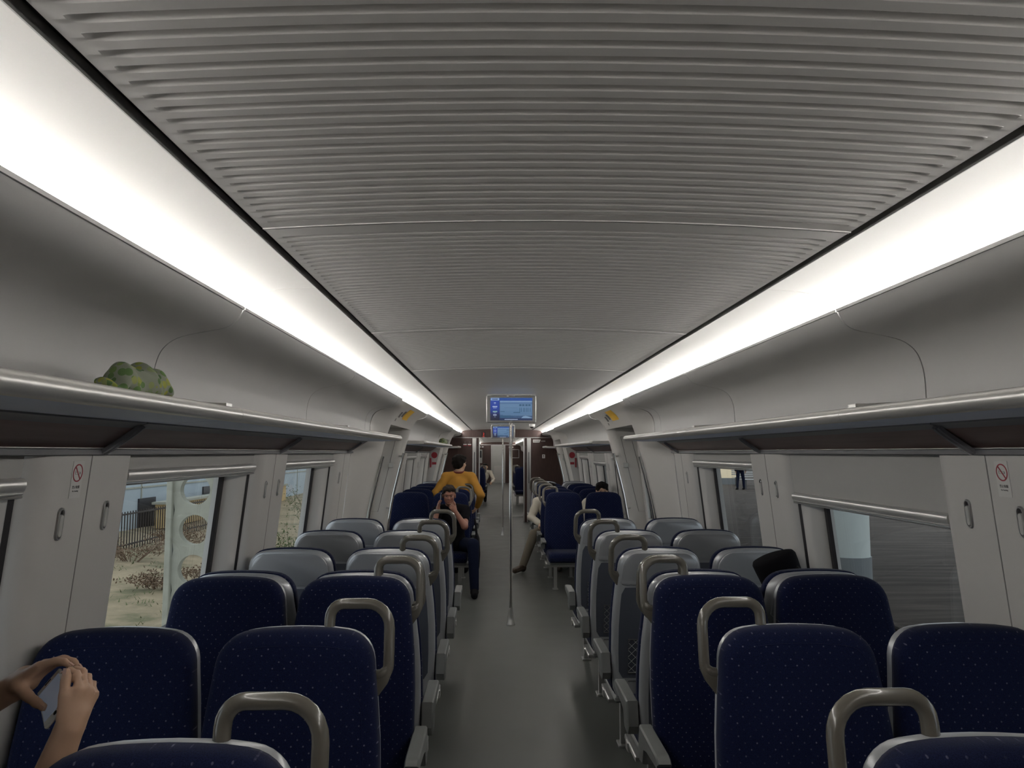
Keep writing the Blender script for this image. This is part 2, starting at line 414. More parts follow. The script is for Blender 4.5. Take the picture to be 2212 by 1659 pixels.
    if side:
        s = side
        def arc(cx, cz, r, a0, a1, n=6): return [(cx+r*math.cos(R(a0+(a1-a0)*i/n)), cz+r*math.sin(R(a0+(a1-a0)*i/n))) for i in range(n+1)]
        c = [(.081, 1.150), (.081, 1.198)]+arc(.121, 1.202, .040, 180, 90)[1:]+arc(.191, 1.172, .070, 90, 0)+[(.262, 1.10)]+arc(.234, 1.068, .028, 0, -80)+[(.205, 1.036)]
        mb = MB(); pth = [lean(s*x, .022, z) for x, z in c]
        rad = [.0165]*len(pth)
        for i in range(1, 6): rad[-i] = .018
        mb.tube(pth, rad, 12)
        gp = [(.19, 1.046), (.232, 1.046), (.268, 1.075), (.274, 1.05), (.262, 1.02), (.235, .985), (.19, .955)]
        mb.rings([[lean(s*(x if abs(q) < 2 else x-.004), .022+y_, z) for x, z in gp] for q, y_ in ((2, -.016), (1, -.013), (1, .013), (2, .016))])
        mb.build('grab_handle', M['handle'], root, smooth=60)
    for sx in ((side,) if side else ()):
        prof = [(-.10, .602), (-.42, .602), (-.455, .598), (-.47, .585), (-.455, .57), (-.25, .556), (-.19, .53), (-.165, .47), (-.10, .46), (-.075, .50)]
        mb = MB(); x0 = sx*.255
        def pr_(x, t): return [(x, y+(t if y < -.3 else -t), z+(-t if z > .55 else t)) for y, z in prof]
        mb.rings([pr_(x0+sx*a, t) for a, t in ((0, .006), (.005, 0), (.047, 0), (.053, .006))]); mb.build('armrest', M['arm'], root, smooth=40)
    return root
protos = {}
ROWS = [(1.475, 0), (2.415, 0), (3.385, 0), (3.485, 1), (4.33, 1), (5.29, 1), (6.23, 1)]
FAR = [(10.37, 0), (11.27, 0), (12.18, 0), (13.08, 0), (13.18, 1), (14.12, 1)]
ordn = ['first', 'second', 'third', 'fourth', 'fifth', 'sixth', 'seventh']
def place_seat(x, y, away, side, label, group):
    key = side*(-1 if away else 1)
    if key not in protos: o = protos[key] = make_seat(key)
    else: o = copy_tree(protos[key])
    o.location = (x, y, 0); o.rotation_euler = (0, 0, math.pi if away else 0)
    tag(o, label, 'seat', group); return o
for i, (y, aw) in enumerate(ROWS+FAR):
    far = i >= len(ROWS); k = i-len(ROWS) if far else i
    for x in (-1.255, -.735, .735, 1.255):
        lr = 'left' if x < 0 else 'right'; win = abs(x) > 1
        wh = f'{lr} side, ' + ('by the window' if win else 'next to the aisle')
        if far: tx = ('navy seat facing camera, ' if not aw else 'silver-backed seat facing away, ') + f'{ordn[k]} row past the doors, {wh}'
        else: tx = ('dotted navy seat facing camera, ' if not aw else 'seat showing its silver back, ') + f'{ordn[k]} row, {wh}'
        place_seat(x, y, aw, 0 if win else (1 if x < 0 else -1), tx, 'train seats beyond the first doors' if far else 'train seats before the first doors')
for i, y in enumerate((26.2, 27.1, 28.0)):
    for x in (-.735, .735):
        place_seat(x, y, 0, 1 if x < 0 else -1, f'distant navy seat, {ordn[i]} row of the next carriage, {"left" if x<0 else "right"} side', 'train seats of the next carriage')

# ------------------------------------------------------------------ floor, ceiling
mb = MB(); mb.box(-1.72, 1.72, Y0-.1, 45, -.08, 0); floor = structure(mb.build('floor', M['floor']))
mb = MB()
for y in (21.05, 21.22): mb.bbox(-.6, .6, y, y+.05, 0, .006, .002)
mb.build('threshold_strip', M['alu'], floor)
ceil = MB()
for a, b in ((Y0-.1, 44.2),): ceil.box(-1.72, 1.72, a, b, 2.40, 2.46)
ceil.box(-.95, .95, Y0-.05, 20, 2.31, 2.315)
ceiling = structure(ceil.build('ceiling', M['dark']))
def arch(x): return 2.27-.025*(x/.725)**2
def ribbed(y0, n, y_first):
    xs = [-.725, -.700, -.688, -.680, -.665, -.6, -.45, -.3, -.15, 0, .15, .3, .45, .6, .665, .680, .688, .700, .725]
    fx = lambda x: float(np.interp(abs(x), [0, .665, .680, .688, .695, 1], [1, 1, .92, .55, 0, 0]))
    pu = [(0, 0), (.50, 0), (.53, .003), (.55, .0125), (.70, .0130), (.80, .0080), (.92, .0018)]
    ys = [(y0+.002, -.0022), (y0+.0065, -.0022), (y0+.0075, 0)]
    for i in range(n):
        for u, d in pu: ys.append((y_first+(i+u)*PITCH, d))
    ys += [(y0+PAN-.0075, 0), (y0+PAN-.0065, -.0022), (y0+PAN-.002, -.0022)]
    v = []; f = []; fh = []
    for y, d in ys:
        for x in xs: v.append((x, y, arch(x)+(d*fx(x) if d > 0 else d)))
    n_ = len(xs)
    for i in range(len(ys)-1):
        hol = i >= 3 and (i-3) % 7 == 4 and i < len(ys)-4
        for j in range(n_-1): (fh if hol else f).append((i*n_+j, (i+1)*n_+j, (i+1)*n_+j+1, i*n_+j+1))
    mb = MB(); mb.v = list(v); mb.f = f+fh; mb.m = [0]*len(f)+[1]*len(fh)
    for yy, sg in ((y0+.002, 1), (y0+PAN-.002, -1)):     # turned-up edges
        a = [(x, yy, arch(x)) for x in xs]; b = [(x, yy, arch(x)+.03) for x in xs]; mb.rings([a, b], closed=False)
    for s in (-1, 1):
        mb.rings([[(s*.725, y, arch(.725)+dz) for y in (y0+.002, y0+PAN-.002)] for dz in (0, .03)], closed=False)
    return mb
y = SEAM0-2*PAN; 
while y < 5.2:
    k0 = math.ceil((y+.03)/PITCH); n = int((y+PAN-.02-k0*PITCH)/PITCH)
    if y > -.3-PAN: ribbed(y, n, k0*PITCH).build('ribbed_panel', [M['ceil'], M['ceilh']], ceiling, smooth=25)
    y += PAN
def flat(y0, y1, parent):
    mb = MB(); xs = [-.725+1.45*i/16 for i in range(17)]
    poly = [(x, arch(x)) for x in xs]+[(.725, 2.285), (-.725, 2.285)]
    mb.rings([[(x, yy, z) for x, z in poly] for yy in (y0+.0025, y1-.0025)]); mb.build('smooth_panel', M['ceilflat'], parent)
FL0 = SEAM0+2*PAN
yy = FL0
while yy < Y1-.01:
    flat(yy, min(yy+PAN, Y1), ceiling); yy += PAN
flat(N0, N1, ceiling); flat(Y0, SEAM0-2*PAN, ceiling) if SEAM0-2*PAN > Y0 else None
mb = MB(); mb.box(-.62, .62, Y1+.1, N0, 2.10, 2.14); mb.build('gangway_ceiling', M['wood'], ceiling)
for s in (-1, 1):
    for x0 in (.45,):
        mb = MB(); mb.tube([(s*.33, Y1+.75, 2.102), (s*.33, Y1+.75, 2.088)], .05, 16); o = mb.build('downlight', M['downlight']); tag(o, f'small round downlight above the gangway, {"left" if s<0 else "right"} one', 'ceiling light', 'gangway downlights')

# ------------------------------------------------------------------ side walls
COVE = [(.978, 2.209), (.950, 2.2225), (.91, 2.2335), (.86, 2.2415), (.80, 2.2460), (.748, 2.2450)]
LED = [(.988, 2.170), (.994, 2.184), (.990, 2.198), (.978, 2.209)]
BIN = [(1.270, 1.83), (1.269, 1.93), (1.262, 1.985), (1.245, 2.030), (1.215, 2.060), (1.175, 2.078), (1.11, 2.092), (1.06, 2.101), (1.025, 2.113), (1.002, 2.132), (.985, 2.162), (.985, 2.178), (.989, 2.179), (.990, 2.166)]
A = [(1.529, 0), (1.529, .8), (1.485, 1.2), (1.452, 1.5), (1.43, 1.70), (1.33, 1.78), (1.272, 1.85), (1.262, 1.97), (1.215, 2.055), (1.12, 2.091), (1.02, 2.118), (.984, 2.163)]
B = [(1.45, 0), (1.41, .8), (1.345, 1.2), (1.275, 1.5), (1.225, 1.70), (1.205, 1.78), (1.185, 1.85), (1.150, 1.955), (1.120, 2.02), (1.08, 2.08), (1.03, 2.125), (.984, 2.163)]
SEG = 2.09
def lerp_prof(P, Q, t): return [(a[0]+(b[0]-a[0])*t, a[1]+(b[1]-a[1])*t) for a, b in zip(P, Q)]
def dense(P, n=5):   # smooth a polyline a little (Catmull-Rom)
    out = []
    for i in range(len(P)-1):
        p0, p1, p2, p3 = P[max(i-1, 0)], P[i], P[i+1], P[min(i+2, len(P)-1)]
        for k in range(n):
            t = k/n
            out.append(tuple(.5*((2*p1[d])+(-p0[d]+p2[d])*t+(2*p0[d]-5*p1[d]+4*p2[d]-p3[d])*t*t+(-p0[d]+3*p1[d]-3*p2[d]+p3[d])*t**3) for d in (0, 1)))
    return out+[P[-1]]
BIND = dense(BIN, 4)
PILL = [2.53+2.1*k for k in (-1, 0, 1, 2)]      # pillar centres in the first saloon
PILF = [9.15, 11.25, 13.35, 15.45]
PW = .29
PORT = [(7.02, 7.50, 9.20, 9.60), (15.45, 15.95, 17.5, 17.85)]
SAL = [(Y0, 7.02, PILL), (9.60, 15.45, PILF), (17.85, Y1, [18.0, 19.3])]
wall = {}
for s, nm in ((-1, 'wall_left'), (1, 'wall_right')):
    mb = MB()
    for a, b in ((Y0, 7.0), (9.6, 15.45), (17.85, Y1), (N0, N1)): slab(mb, [(1.529, 0), (1.529, .8), (1.555, .801)], .16, a, b, s)
    for a, b in ((Y0, 7.0), (9.6, 15.45), (17.85, Y1)): mb.box(s*1.437, s*1.72, a, b, 1.692, 1.74)
    mb.box(s*1.70, s*1.76, Y0-.1, 44.2, 1.70, 2.46)
    wl = wall[s] = structure(mb.build(nm, M['panel']))
    wl['label'] = 'off-white side wall ' + ('left' if s < 0 else 'right') + ' of the aisle'
    # pillars between the windows
    for a, b, pl in SAL:
        for c in pl:
            y0, y1 = c-PW, c+PW
            prof = [(y0, .075), (y0+.004, .050), (y0+.014, .030), (y0+.035, .012), (y0+.07, .002), (y0+.10, 0), (y1-.05, 0), (y1-.02, .004), (y1-.006, .014), (y1, .035), (y1, .075)]
            if a-.01 > y0: prof = [(a, .075), (a, 0)]+[q for q in prof if q[0] > a+.02]
            if b+.01 < y1: prof = [q for q in prof if q[0] < b-.02]+[(b, 0), (b, .075)]
            prof += [(prof[-1][0], .24), (prof[0][0], .24)]
            zz = (.80, 1.1, 1.4, 1.693)
            mb = MB(); mb.rings([[(s*(W(z)+o), yy, z) for yy, o in prof] for z in zz]); mb.build('window_pillar', M['panel'], wl, smooth=40)
            if y0 > a-.01 and y1 < b+.2:
                mb = MB(); mb.rings([[(s*(W(z)-.0012+e), yy, z) for yy, e in ((c-.0022, 0), (c+.0022, 0), (c+.0022, .01), (c-.0022, .01))] for z in (.81, 1.25, 1.69)]); mb.build('panel_joint', M['joint'], wl)
    # upper panels, wood band, trims, light cove
    for a, b, pl in SAL:
        cuts = [a]+[2.57+SEG*k for k in range(-2, 9) if a+.1 < 2.57+SEG*k < b-.25 and a < 7]+([a+(b-a)/2] if 9 < a < 10 else [])+[b]
        for c0, c1 in zip(cuts[:-1], cuts[1:]):
            mb = MB(); slab(mb, BIND, .012, c0+.0035, c1-.0035, s); mb.build('upper_panel', M['bin'], wl, smooth=40)
        mb = MB(); mb.rings([[(s*h, yy, z) for h, z in [(p[0]+.02, p[1]+.004) for p in BIN]] for yy in (a, b)], closed=False); mb.build('joint_backing', M['dark'], wl)
        mb = MB(); slab(mb, [(1.418, 1.715), (1.398, 1.728), (1.36, 1.750), (1.318, 1.777), (1.30, 1.79)], .02, a, b, s); mb.build('wood_band', M['woodh'], wl)
        mb = MB(); slab(mb, [(1.425, 1.690), (1.412, 1.693), (1.412, 1.709)], .01, a, b, s); mb.build('grey_trim', M['trimd'], wl)
        mb = MB(); mb.bbox(s*1.407, s*1.425, a, b, 1.7105, 1.7150, .0015); mb.build('metal_trim', M['alu'], wl)
        for c in cuts[1:-1]:       # grey cover strips crossing the wood band
            mb = MB(); st = [(1.425, 1.700), (1.405, 1.712), (1.36, 1.742), (1.318, 1.772), (1.305, 1.785)]
            slab(mb, [(h-.010, z-.006) for h, z in st], .012, c-.022, c+.022, s); slab(mb, [(h-.014, z-.009) for h, z in st], .012, c-.006, c+.006, s)
            mb.build('cover_strip', M['band'], wl)
    for a, b in ((Y0, Y1), (N0, N1)):
        n = max(1, round((b-a)/2.105)); st = 2.105; cuts = [a]+[2.60+st*k for k in range(-3, 30) if a+.3 < 2.60+st*k < b-.3]+[b]
        for c0, c1 in zip(cuts[:-1], cuts[1:]):
            mb = MB(); slab(mb, COVE, .008, c0+.002, c1-.002, s); mb.build('cove_panel', M['cove'], wl, smooth=60)
        mb = MB(); mb.rings([[(s*h, yy, z) for h, z in ((1.06, 2.15), (1.04, 2.19), (1.02, 2.235), (.93, 2.26), (.75, 2.27), (.725, 2.29))] for yy in (a, b)], closed=False); mb.build('cove_backing', M['dark'], wl)
        mb = MB(); slab(mb, [(.7475, 2.240), (.7475, 2.262)], .003, a, b, s); mb.build('edge_rail', M['alu'], wl)
        mb = MB(); slab(mb, LED, .006, a, b, s)
        o = mb.build('light_strip', M['led'], smooth=60)
        tag(o, ('long white light strip in the cove ' + ('left' if s < 0 else 'right') + ' of the ceiling') if a < 5 else 'distant light strip in the next carriage, ' + ('left' if s < 0 else 'right') + ' side', 'ceiling light', 'cove light strips')
    # next carriage, simple
    mb = MB(); slab(mb, [(1.529, .8), (1.43, 1.70), (1.30, 1.79), (1.27, 1.85)], .1, N0, N1, s); slab(mb, BIN, .012, N0, N1, s); mb.build('far_wall_panel', M['panel'], wl, smooth=40)

# ------------------------------------------------------------------ windows with roller blinds
winn = 0
def window(s, y0, y1, blind_z, n_lab):
    """opening between pillar edges y0..y1 ; blind_z = height of the lower end of the blind at each side"""
    global winn
    winn += 1
    zt, zb = 1.692, .80
    def ring(off, m, my=None):     # rectangle at depth off, inset m
        my = m if my is None else my
        return [(s*(W(z)+off), y, z) for y, z in ((y0+my, zb+m), (y1-my, zb+m), (y1-my, zt-m*.3), (y0+my, zt-m*.3))]
    root = structure(empty(f'window_{winn}', (s*1.6, (y0+y1)/2, .8)))
    inv = root.location
    def B_(mb, name, m, parent=root, **k):
        mb.v = [(v[0]-inv.x, v[1]-inv.y, v[2]-inv.z) for v in mb.v]; return mb.build(name, m, parent, **k)
    mb = MB(); mb.rings([ring(.050, .0), ring(.060, .014)], caps=False); B_(mb, 'gap_seal', M['rubber'])
    mb = MB(); mb.rings([ring(.060, .013), ring(.068, .022), ring(.10, .045, .055), ring(.165, .06, .075)], caps=False); B_(mb, 'window_surround', M['panel'], smooth=60)
    mb = MB(); mb.rings([ring(.165, .06, .075), ring(.158, .062, .078), ring(.158, .095, .108), ring(.175, .10, .115)], caps=False); B_(mb, 'gasket', M['rubber'])
    mb = MB(); mb.rings([ring(.172, .095, .108), ring(.178, .095, .108)]); B_(mb, 'pane', M['glass'], smooth=0)
    # roller blind
    r = empty('roller_blind', (s*(W(blind_z)+.03), (y0+y1)/2, blind_z)); tag(r, n_lab, 'window blind', 'roller blinds on the side windows')
    iv = r.location; ya, yb = y0+.014, y1-.014
    def loc(mb): mb.v = [(v[0]-iv.x, v[1]-iv.y, v[2]-iv.z) for v in mb.v]; return mb
    zf0, zf1 = blind_z+.045, 1.69
    mb = MB(); mb.rings([[(s*(W(z)+o), y, z) for z, o in ((zf1, .034), (zf0, .034), (zf0, .037), (zf1, .037))] for y in (ya, yb)]); loc(mb).build('blind_fabric', M['blind'], r)
    mb = MB(); c = [(.030+.016*math.cos(R(a)), blind_z+.032+.022*math.sin(R(a))) for a in range(0, 360, 30)]
    mb.rings([[(s*(W(z)+o), y, z) for o, z in c] for y in (ya, yb)]); loc(mb).build('bottom_bar', M['railgrey'], r, smooth=50)
    mb = MB()
    for dz in (.010, .001):
        c = [(.028+.008*math.cos(R(a)), blind_z+dz+.0042*math.sin(R(a))) for a in range(0, 360, 45)]
        mb.rings([[(s*(W(z)+o), y, z) for o, z in c] for y in (ya, yb)])
    loc(mb).build('pull_rail', M['alu'], r)
    return root
WZ = {-1: [1.585, 1.588, 1.60], 1: [1.44, 1.43, 1.585]}
lab = {(-1, 0): 'raised beige roller blind at the nearest left window, cut by the left photo edge', (-1, 1): 'raised beige roller blind over the left window with the holed concrete post outside', (-1, 2): 'raised roller blind at the left window just before the doors',
       (1, 0): 'beige roller blind at the nearest right window, half outside the picture', (1, 1): 'half-lowered beige roller blind over the right window with the white column outside', (1, 2): 'raised roller blind at the right window just before the doors'}
for s in (-1, 1):
    zs = {-1: (1.575, 1.585, 1.59), 1: (1.44, 1.425, 1.585)}[s]
    for k in range(3): window(s, PILL[k]+PW, PILL[k+1]-PW, zs[k], lab[(s, k)])
    for k in range(3):
        window(s, max(PILF[k]+PW, 9.6), PILF[k+1]-PW, (1.60, 1.59, 1.60)[k] if s < 0 else (1.59, 1.50, 1.58)[k], f'roller blind, {ordn[k]} window beyond the first doors, {"left" if s<0 else "right"} side')
    mb = MB(); mb.box(s*1.47, s*1.6, 18.28, 19.02, .8, 1.7); mb.build('blank_panel', M['panel'], wall[s])
# behind the camera
mb = MB(); mb.box(-1.72, 1.72, Y0-.14, Y0-.04, 0, 2.4); structure(mb.build('wall_back', M['wood']))
for s in (-1, 1):
    mb = MB(); mb.box(s*1.50, s*1.62, Y0, PILL[0]-PW, .8, 1.69); mb.build('blank_panel', M['panel'], wall[s])

# ------------------------------------------------------------------ luggage racks
def rack(s, y0, y1, label, cap0, cap1):
    r = empty('luggage_rack', (s*1.27, (y0+y1)/2, 1.80)); tag(r, label, 'luggage rack', 'overhead luggage racks'); iv = r.location
    def bl(mb, nm, m, **k): mb.v = [(v[0]-iv.x, v[1]-iv.y, v[2]-iv.z) for v in mb.v]; return mb.build(nm, m, r, **k)
    # rounded front rail (aluminium nose)
    c = [(.998+.020*math.cos(a)-(.004 if math.cos(a) < 0 else 0), 1.822+.022*math.sin(a)) for a in [2*math.pi*k/20 for k in range(20)]]
    c = [(h+(.03 if h > 1.0 else 0), z-(.004 if h > 1.0 and z > 1.83 else 0)) for h, z in c]
    def rg(y, k): return [(s*(1.01+(h-1.01)*k), y, 1.822+(z-1.822)*k) for h, z in c]
    rs = ([rg(y0, .2), rg(y0+.004, .7), rg(y0+.02, .95)] if cap0 else [rg(y0+.001, 1)])+[rg(y0+.05, 1), rg(y1-.05, 1)]+([rg(y1-.02, .95), rg(y1-.004, .7), rg(y1, .2)] if cap1 else [rg(y1-.001, 1)])
    mb = MB(); mb.rings(rs); bl(mb, 'front_rail', M['railgrey'], smooth=60)
    mb = MB(); slab(mb, [(1.264, 1.834), (1.03, 1.834)], .004, y0+.01, y1-.01, s); bl(mb, 'shelf', M['railgrey'])
    mb = MB(); mb.rings([[(s*h, y, z) for h, z in ((1.02, 1.803), (1.16, 1.795), (1.29, 1.797), (1.29, 1.812), (1.02, 1.812))] for y in (y0+.006, y1-.006)]); bl(mb, 'underside', M['under'])
    mb = MB(); slab(mb, [(1.318, 1.777), (1.300, 1.787), (1.280, 1.792)], .012, y0+.004, y1-.004, s); bl(mb, 'rear_strip', M['band'])
    if cap1 or cap0:
        for y, on in ((y0, cap0), (y1, cap1)):
            if on: mb = MB(); mb.bbox(s*1.01, s*1.27, y-.004 if y == y1 else y, y+.004 if y == y0 else y, 1.799, 1.838, .002); bl(mb, 'end_cap', M['railgrey'])
    return r
for s in (-1, 1):
    sd = 'left' if s < 0 else 'right'
    cuts = [Y0, 2.57-SEG, 2.57, 2.57+SEG, 6.98]
    lb = ['rack section overhead behind the camera, '+sd+' side', f'nearest luggage rack section on the {sd} wall' + (' carrying a green floral hat' if s < 0 else ', cut by the right photo edge'), f'middle luggage rack section on the {sd} wall, between the two nearest pillars', f'luggage rack section with pointed end just before the first doors, {sd} wall']
    for k in range(4): rack(s, cuts[k], cuts[k+1], lb[k], False, k == 3)
    rack(s, 9.45, 15.1, f'luggage rack beyond the first doors, {sd} wall', True, True)
    rack(s, 18.0, 19.0, f'short farthest luggage rack beside the brown end wall, {sd} side', True, True)
    for c in cuts[2:4]:
        mb = MB(); slab(mb, [(1.262, 1.852), (1.15, 1.852), (1.06, 1.847), (1.02, 1.846)], .012, c-.028, c+.028, s)
        tag(mb.build('rack_divider', M['railgrey']), f'grey cover strip lying across the {sd} luggage rack, {"nearer" if c < 3 else "farther"} one', 'rack strip', 'rack joint covers')
# ------------------------------------------------------------------ door surrounds and doors
dn = 0
def surface(mb, s, rows):      # rows = list of (y, profile)
    mb.rings([[(s*h, y, z) for h, z in P] for y, P in rows], closed=False)
for s in (-1, 1):
    sd = 'left' if s < 0 else 'right'
    for pi, (ya, yn, yf, yb) in enumerate(PORT):
        wl = wall[s]; A5, B5 = dense(A, 4), dense(B, 4)
        mb = MB(); rows = []
        for i in range(13):
            t = i/12; e = t*t*(3-2*t); rows.append((ya+(yn-ya)*t, lerp_prof(A5, B5, e)))
        surface(mb, s, rows)
        mb.build('door_surround', M['panel'], wl, smooth=60)
        mb = MB(); mb.rings([[(s*(h+.0), yn, z) for h, z in B5], [(s*(h+.02), yn+.008, z) for h, z in B5], [(s*1.60, yn+.012, z) for h, z in B5]], closed=False); mb.build('near_jamb', M['panel'], wl, smooth=20)
        mb = MB(); Bm = [(h, z) for h, z in B5]
        mb.rings([[(s*1.60, yf-.03, z) for h, z in Bm], [(s*(h+.10), yf-.03, z) for h, z in Bm], [(s*(h+.05), yf-.02, z) for h, z in Bm], [(s*(h+.012), yf+.03, z) for h, z in Bm], [(s*h, yf+.08, z) for h, z in Bm], [(s*h, yf+.12, z) for h, z in Bm]], closed=False)
        rows = []
        for i in range(9):
            t = i/8; e = t*t*(3-2*t); rows.append((yf+.12+(yb-yf-.12)*t, lerp_prof(B5, A5, e)))
        surface(mb, s, rows); mb.build('far_jamb', M['panel'], wl, smooth=50)
        # header over the door
        HD = [(h, z) for h, z in B5 if z > 1.955]
        mb = MB(); rr = [(1.60, 1.985), (1.22, 1.985), (1.165, 1.972), (1.148, 1.962)]+HD
        surface(mb, s, [(yn-.002, rr), (yf+.03, rr)]); hd = mb.build('door_header', M['panel'], wl, smooth=60)
        # hatch panel outline and strip on the far jamb
        def jp(off, z, y): 
            h = float(np.interp(z, [q[1] for q in B[:8]], [q[0] for q in B[:8]])); return (s*(h+off), y, z)
        yj = yf-.0325
        q = [jp(.13, 1.88, yj), jp(.13, 1.02, yj), jp(.27, 1.02, yj), jp(.25, 1.88, yj)]
        mb = MB(); mb.tube(q+[q[0]], .0022, 4); mb.build('hatch_outline', M['greyp'], wl)
        # door leaves (two sliding leaves with windows)
        dn += 1; d = structure(empty(f'door_{dn}', (s*1.56, (yn+yf)/2, 0))); iv = d.location
        ym = (yn+yf)/2
        for a, b in ((yn-.05, ym-.003), (ym+.003, yf+.02)):
            def X(z, o=0): return s*(W(z)+.075+o)-iv.x
            mb = MB(); a_, b_ = a-iv.y, b-iv.y; w0, w1, wa, wb = .95, 1.75, a_+.18, b_-.18
            def quad(y0, y1, z0, z1, o=0, t=.03):
                mb.rings([[(X(z0, o), y0, z0), (X(z1, o), y0, z1), (X(z1, o+t), y0, z1), (X(z0, o+t), y0, z0)], [(X(z0, o), y1, z0), (X(z1, o), y1, z1), (X(z1, o+t), y1, z1), (X(z0, o+t), y1, z0)]])
            for z0, z1 in ((.02, .8), (.8, w0), (w1, 1.99)): quad(a_, b_, z0, z1)
            quad(a_, wa, w0, w1); quad(wb, b_, w0, w1)
            lf = mb.build('door_leaf', M['panel'], d)
            mb = MB(); quad(wa, wb, w0, w1, .012, .006); mb.build('door_pane', M['glass'], lf, smooth=0)
            mb = MB(); quad(b_-.012 if b < ym+.1 else a_, b_ if b < ym+.1 else a_+.012, .02, 1.99, -.004, .01); mb.build('edge_seal', M['rubber'], lf)
        # grab rails
        def rail(y, off, r, z0, z1, lab):
            pts = [jp(off, z, y) for z in np.linspace(z0, z1, 14)]; o = Vector(pts[0])
            root = empty('grab_rail', o); tag(root, lab, 'grab rail', 'grab rails beside the doors')
            mb = MB(); mb.tube([Vector(p)-o for p in pts], r, 12); mb.build('rail_tube', M['chrome'], root, smooth=60)
            return root, o, pts
        wh = ('first' if pi == 0 else 'second')+' doors on the '+sd
        root, o, pts = rail(yn-.008, -.020, .012, .55, 1.66, 'dark slim grab rail on the nearer edge of the '+wh)
        for z in (.6, 1.6): mb = MB(); a = Vector(jp(-.02, z, yn-.008)); mb.tube([a-o, a-o+Vector((s*.04, .01, 0))], .008, 8); mb.build('rail_bracket', M['alu'], root)
        root, o, pts = rail(yf-.055, -.012, .017, .45, 1.69, 'bright steel grab rail on the far side of the '+wh)
        for z in (.5, 1.06, 1.655): mb = MB(); a = Vector(jp(-.012, z, yf-.055)); mb.tube([a-o, a-o+Vector((s*.05, .03, 0))], .010, 8); mb.build('rail_bracket', M['alu'], root)
        p = jp(.09, 1.55, yf-.06); mb = MB(); mb.bbox(-.028, .028, -.028, .028, -.028, .028, .008)
        bt = mb.build('door_button', M['plastic'], loc=p); tag(bt, 'small grey box on the far jamb of the '+wh, 'door button', 'boxes beside the grab rails')
        # stickers on the header
        def on_header(name, ys, ts, m, lab, cat, grp):
            H = dense([(h, z) for h, z in B if z > 1.94], 8); L = [0]
            for i in range(1, len(H)): L.append(L[-1]+math.dist(H[i], H[i-1]))
            def at(t): return (float(np.interp(t*L[-1], L, [q[0] for q in H])), float(np.interp(t*L[-1], L, [q[1] for q in H])))
            mb = MB(); tt = [ts[0]+(ts[1]-ts[0])*i/6 for i in range(7)]
            c = Vector((s*at(ts[0])[0], ys[0], at(ts[0])[1]))
            mb.rings([[tuple(Vector((s*(at(t)[0]-.0025), y, at(t)[1]-.0025))-c) for t in tt] for y in ys], closed=False)
            ob = mb.build(name, m, loc=c)
            return tag(ob, lab, cat, grp)
        if pi == 0:
            yc = 8.09; fl = 1 if s < 0 else -1
            st_ = on_header('warning_sticker', (yc-.08, yc+.36), (.34, .82), M['yellow'], f'yellow rectangular sticker over the first doors on the {sd}', 'sticker', 'yellow door stickers')
            on_header('notice_sticker', ((yc-.24, yc-.12) if s < 0 else (yc+.40, yc+.52)), (.42, .68), M['greyp'], f'small grey notice beside the yellow sticker on the {sd}', 'sticker', 'grey door notices')
            on_header('notice_sticker', ((yc-.42, yc-.30) if s < 0 else (yc+.60, yc+.72)), (.36, .60), M['greyp'], f'dark pictogram left-hand of the grey notice over the first doors, {sd} side' if s > 0 else 'dark pictogram nearest the camera over the first doors, left side', 'sticker', 'grey door notices')
            on_header('notice_sticker', ((yc-.50, yc-.44) if s < 0 else (yc+.72, yc+.78)), (.20, .30), M['greyp'], f'tiny dark mark lowest over the first doors, {sd} side', 'sticker', 'grey door notices')

# narrow cross panels with red safety signs before the second doors
for s in (-1, 1):
    sd = 'left' if s < 0 else 'right'
    mb = MB(); pts = [(h, z) for h, z in dense(B, 3) if z < 1.80]
    mb.rings([[(s*(h+.015), y, z) for h, z in pts]+[(s*1.6, y, z) for h, z in pts[::-1]] for y in (15.36, 15.40)]); mb.build('cross_panel', M['panel'], wall[s])
    for nm, h, z, hw, hh, shp, lb, ct in (('safety_sign', 1.338, 1.645, .058, .060, 'c', 'round red safety sign on the cross panel before the second doors', 'sign'), ('safety_sign', 1.340, 1.487, .040, .023, 'r', 'small red rectangular sign under the round red sign', 'sign'), ('emergency_hammer', 1.408, 1.50, .013, .09, 'r', 'slim red emergency hammer beside the round red sign', 'hammer')):
        c = Vector((s*h, 15.36, z)); mb = MB()
        if shp == 'c': mb.rings([[(hw*math.cos(a), d, hh*math.sin(a)) for a in [2*math.pi*k/28 for k in range(28)]] for d in (-.006, 0)])
        else: mb.bbox(-hw, hw, -.006 if ct == 'sign' else -.03, 0, -hh, hh, .002)
        o = mb.build(nm, M['red'], loc=c); tag(o, f'{lb}, {sd} side', ct)

# ------------------------------------------------------------------ poles, screens, dome camera
for y, lb in ((7.96, 'tall steel grab pole standing in the aisle by the first doors'), (16.41, 'distant steel grab pole by the second doors, seen left of the near pole')):
    r = empty('grab_pole', (0, y, 0)); tag(r, lb, 'pole')
    mb = MB(); mb.tube([(0, 0, .05), (0, 0, 2.27)], .0165, 20); mb.build('pole_tube', M['chrome'], r, smooth=60)
    mb = MB(); mb.rings([[(rr*math.cos(a), rr*math.sin(a), z) for a in [2*math.pi*k/20 for k in range(20)]] for z, rr in ((0, .042), (.012, .042), (.02, .034), (.10, .024), (.16, .0175), (.165, .0166))]); mb.build('pole_foot', M['alu'], r, smooth=50)
    mb = MB(); mb.rings([[(rr*math.cos(a), rr*math.sin(a), z) for a in [2*math.pi*k/20 for k in range(20)]] for z, rr in ((2.20, .0166), (2.21, .03), (2.27, .04))]); mb.build('pole_collar', M['alu'], r, smooth=50)
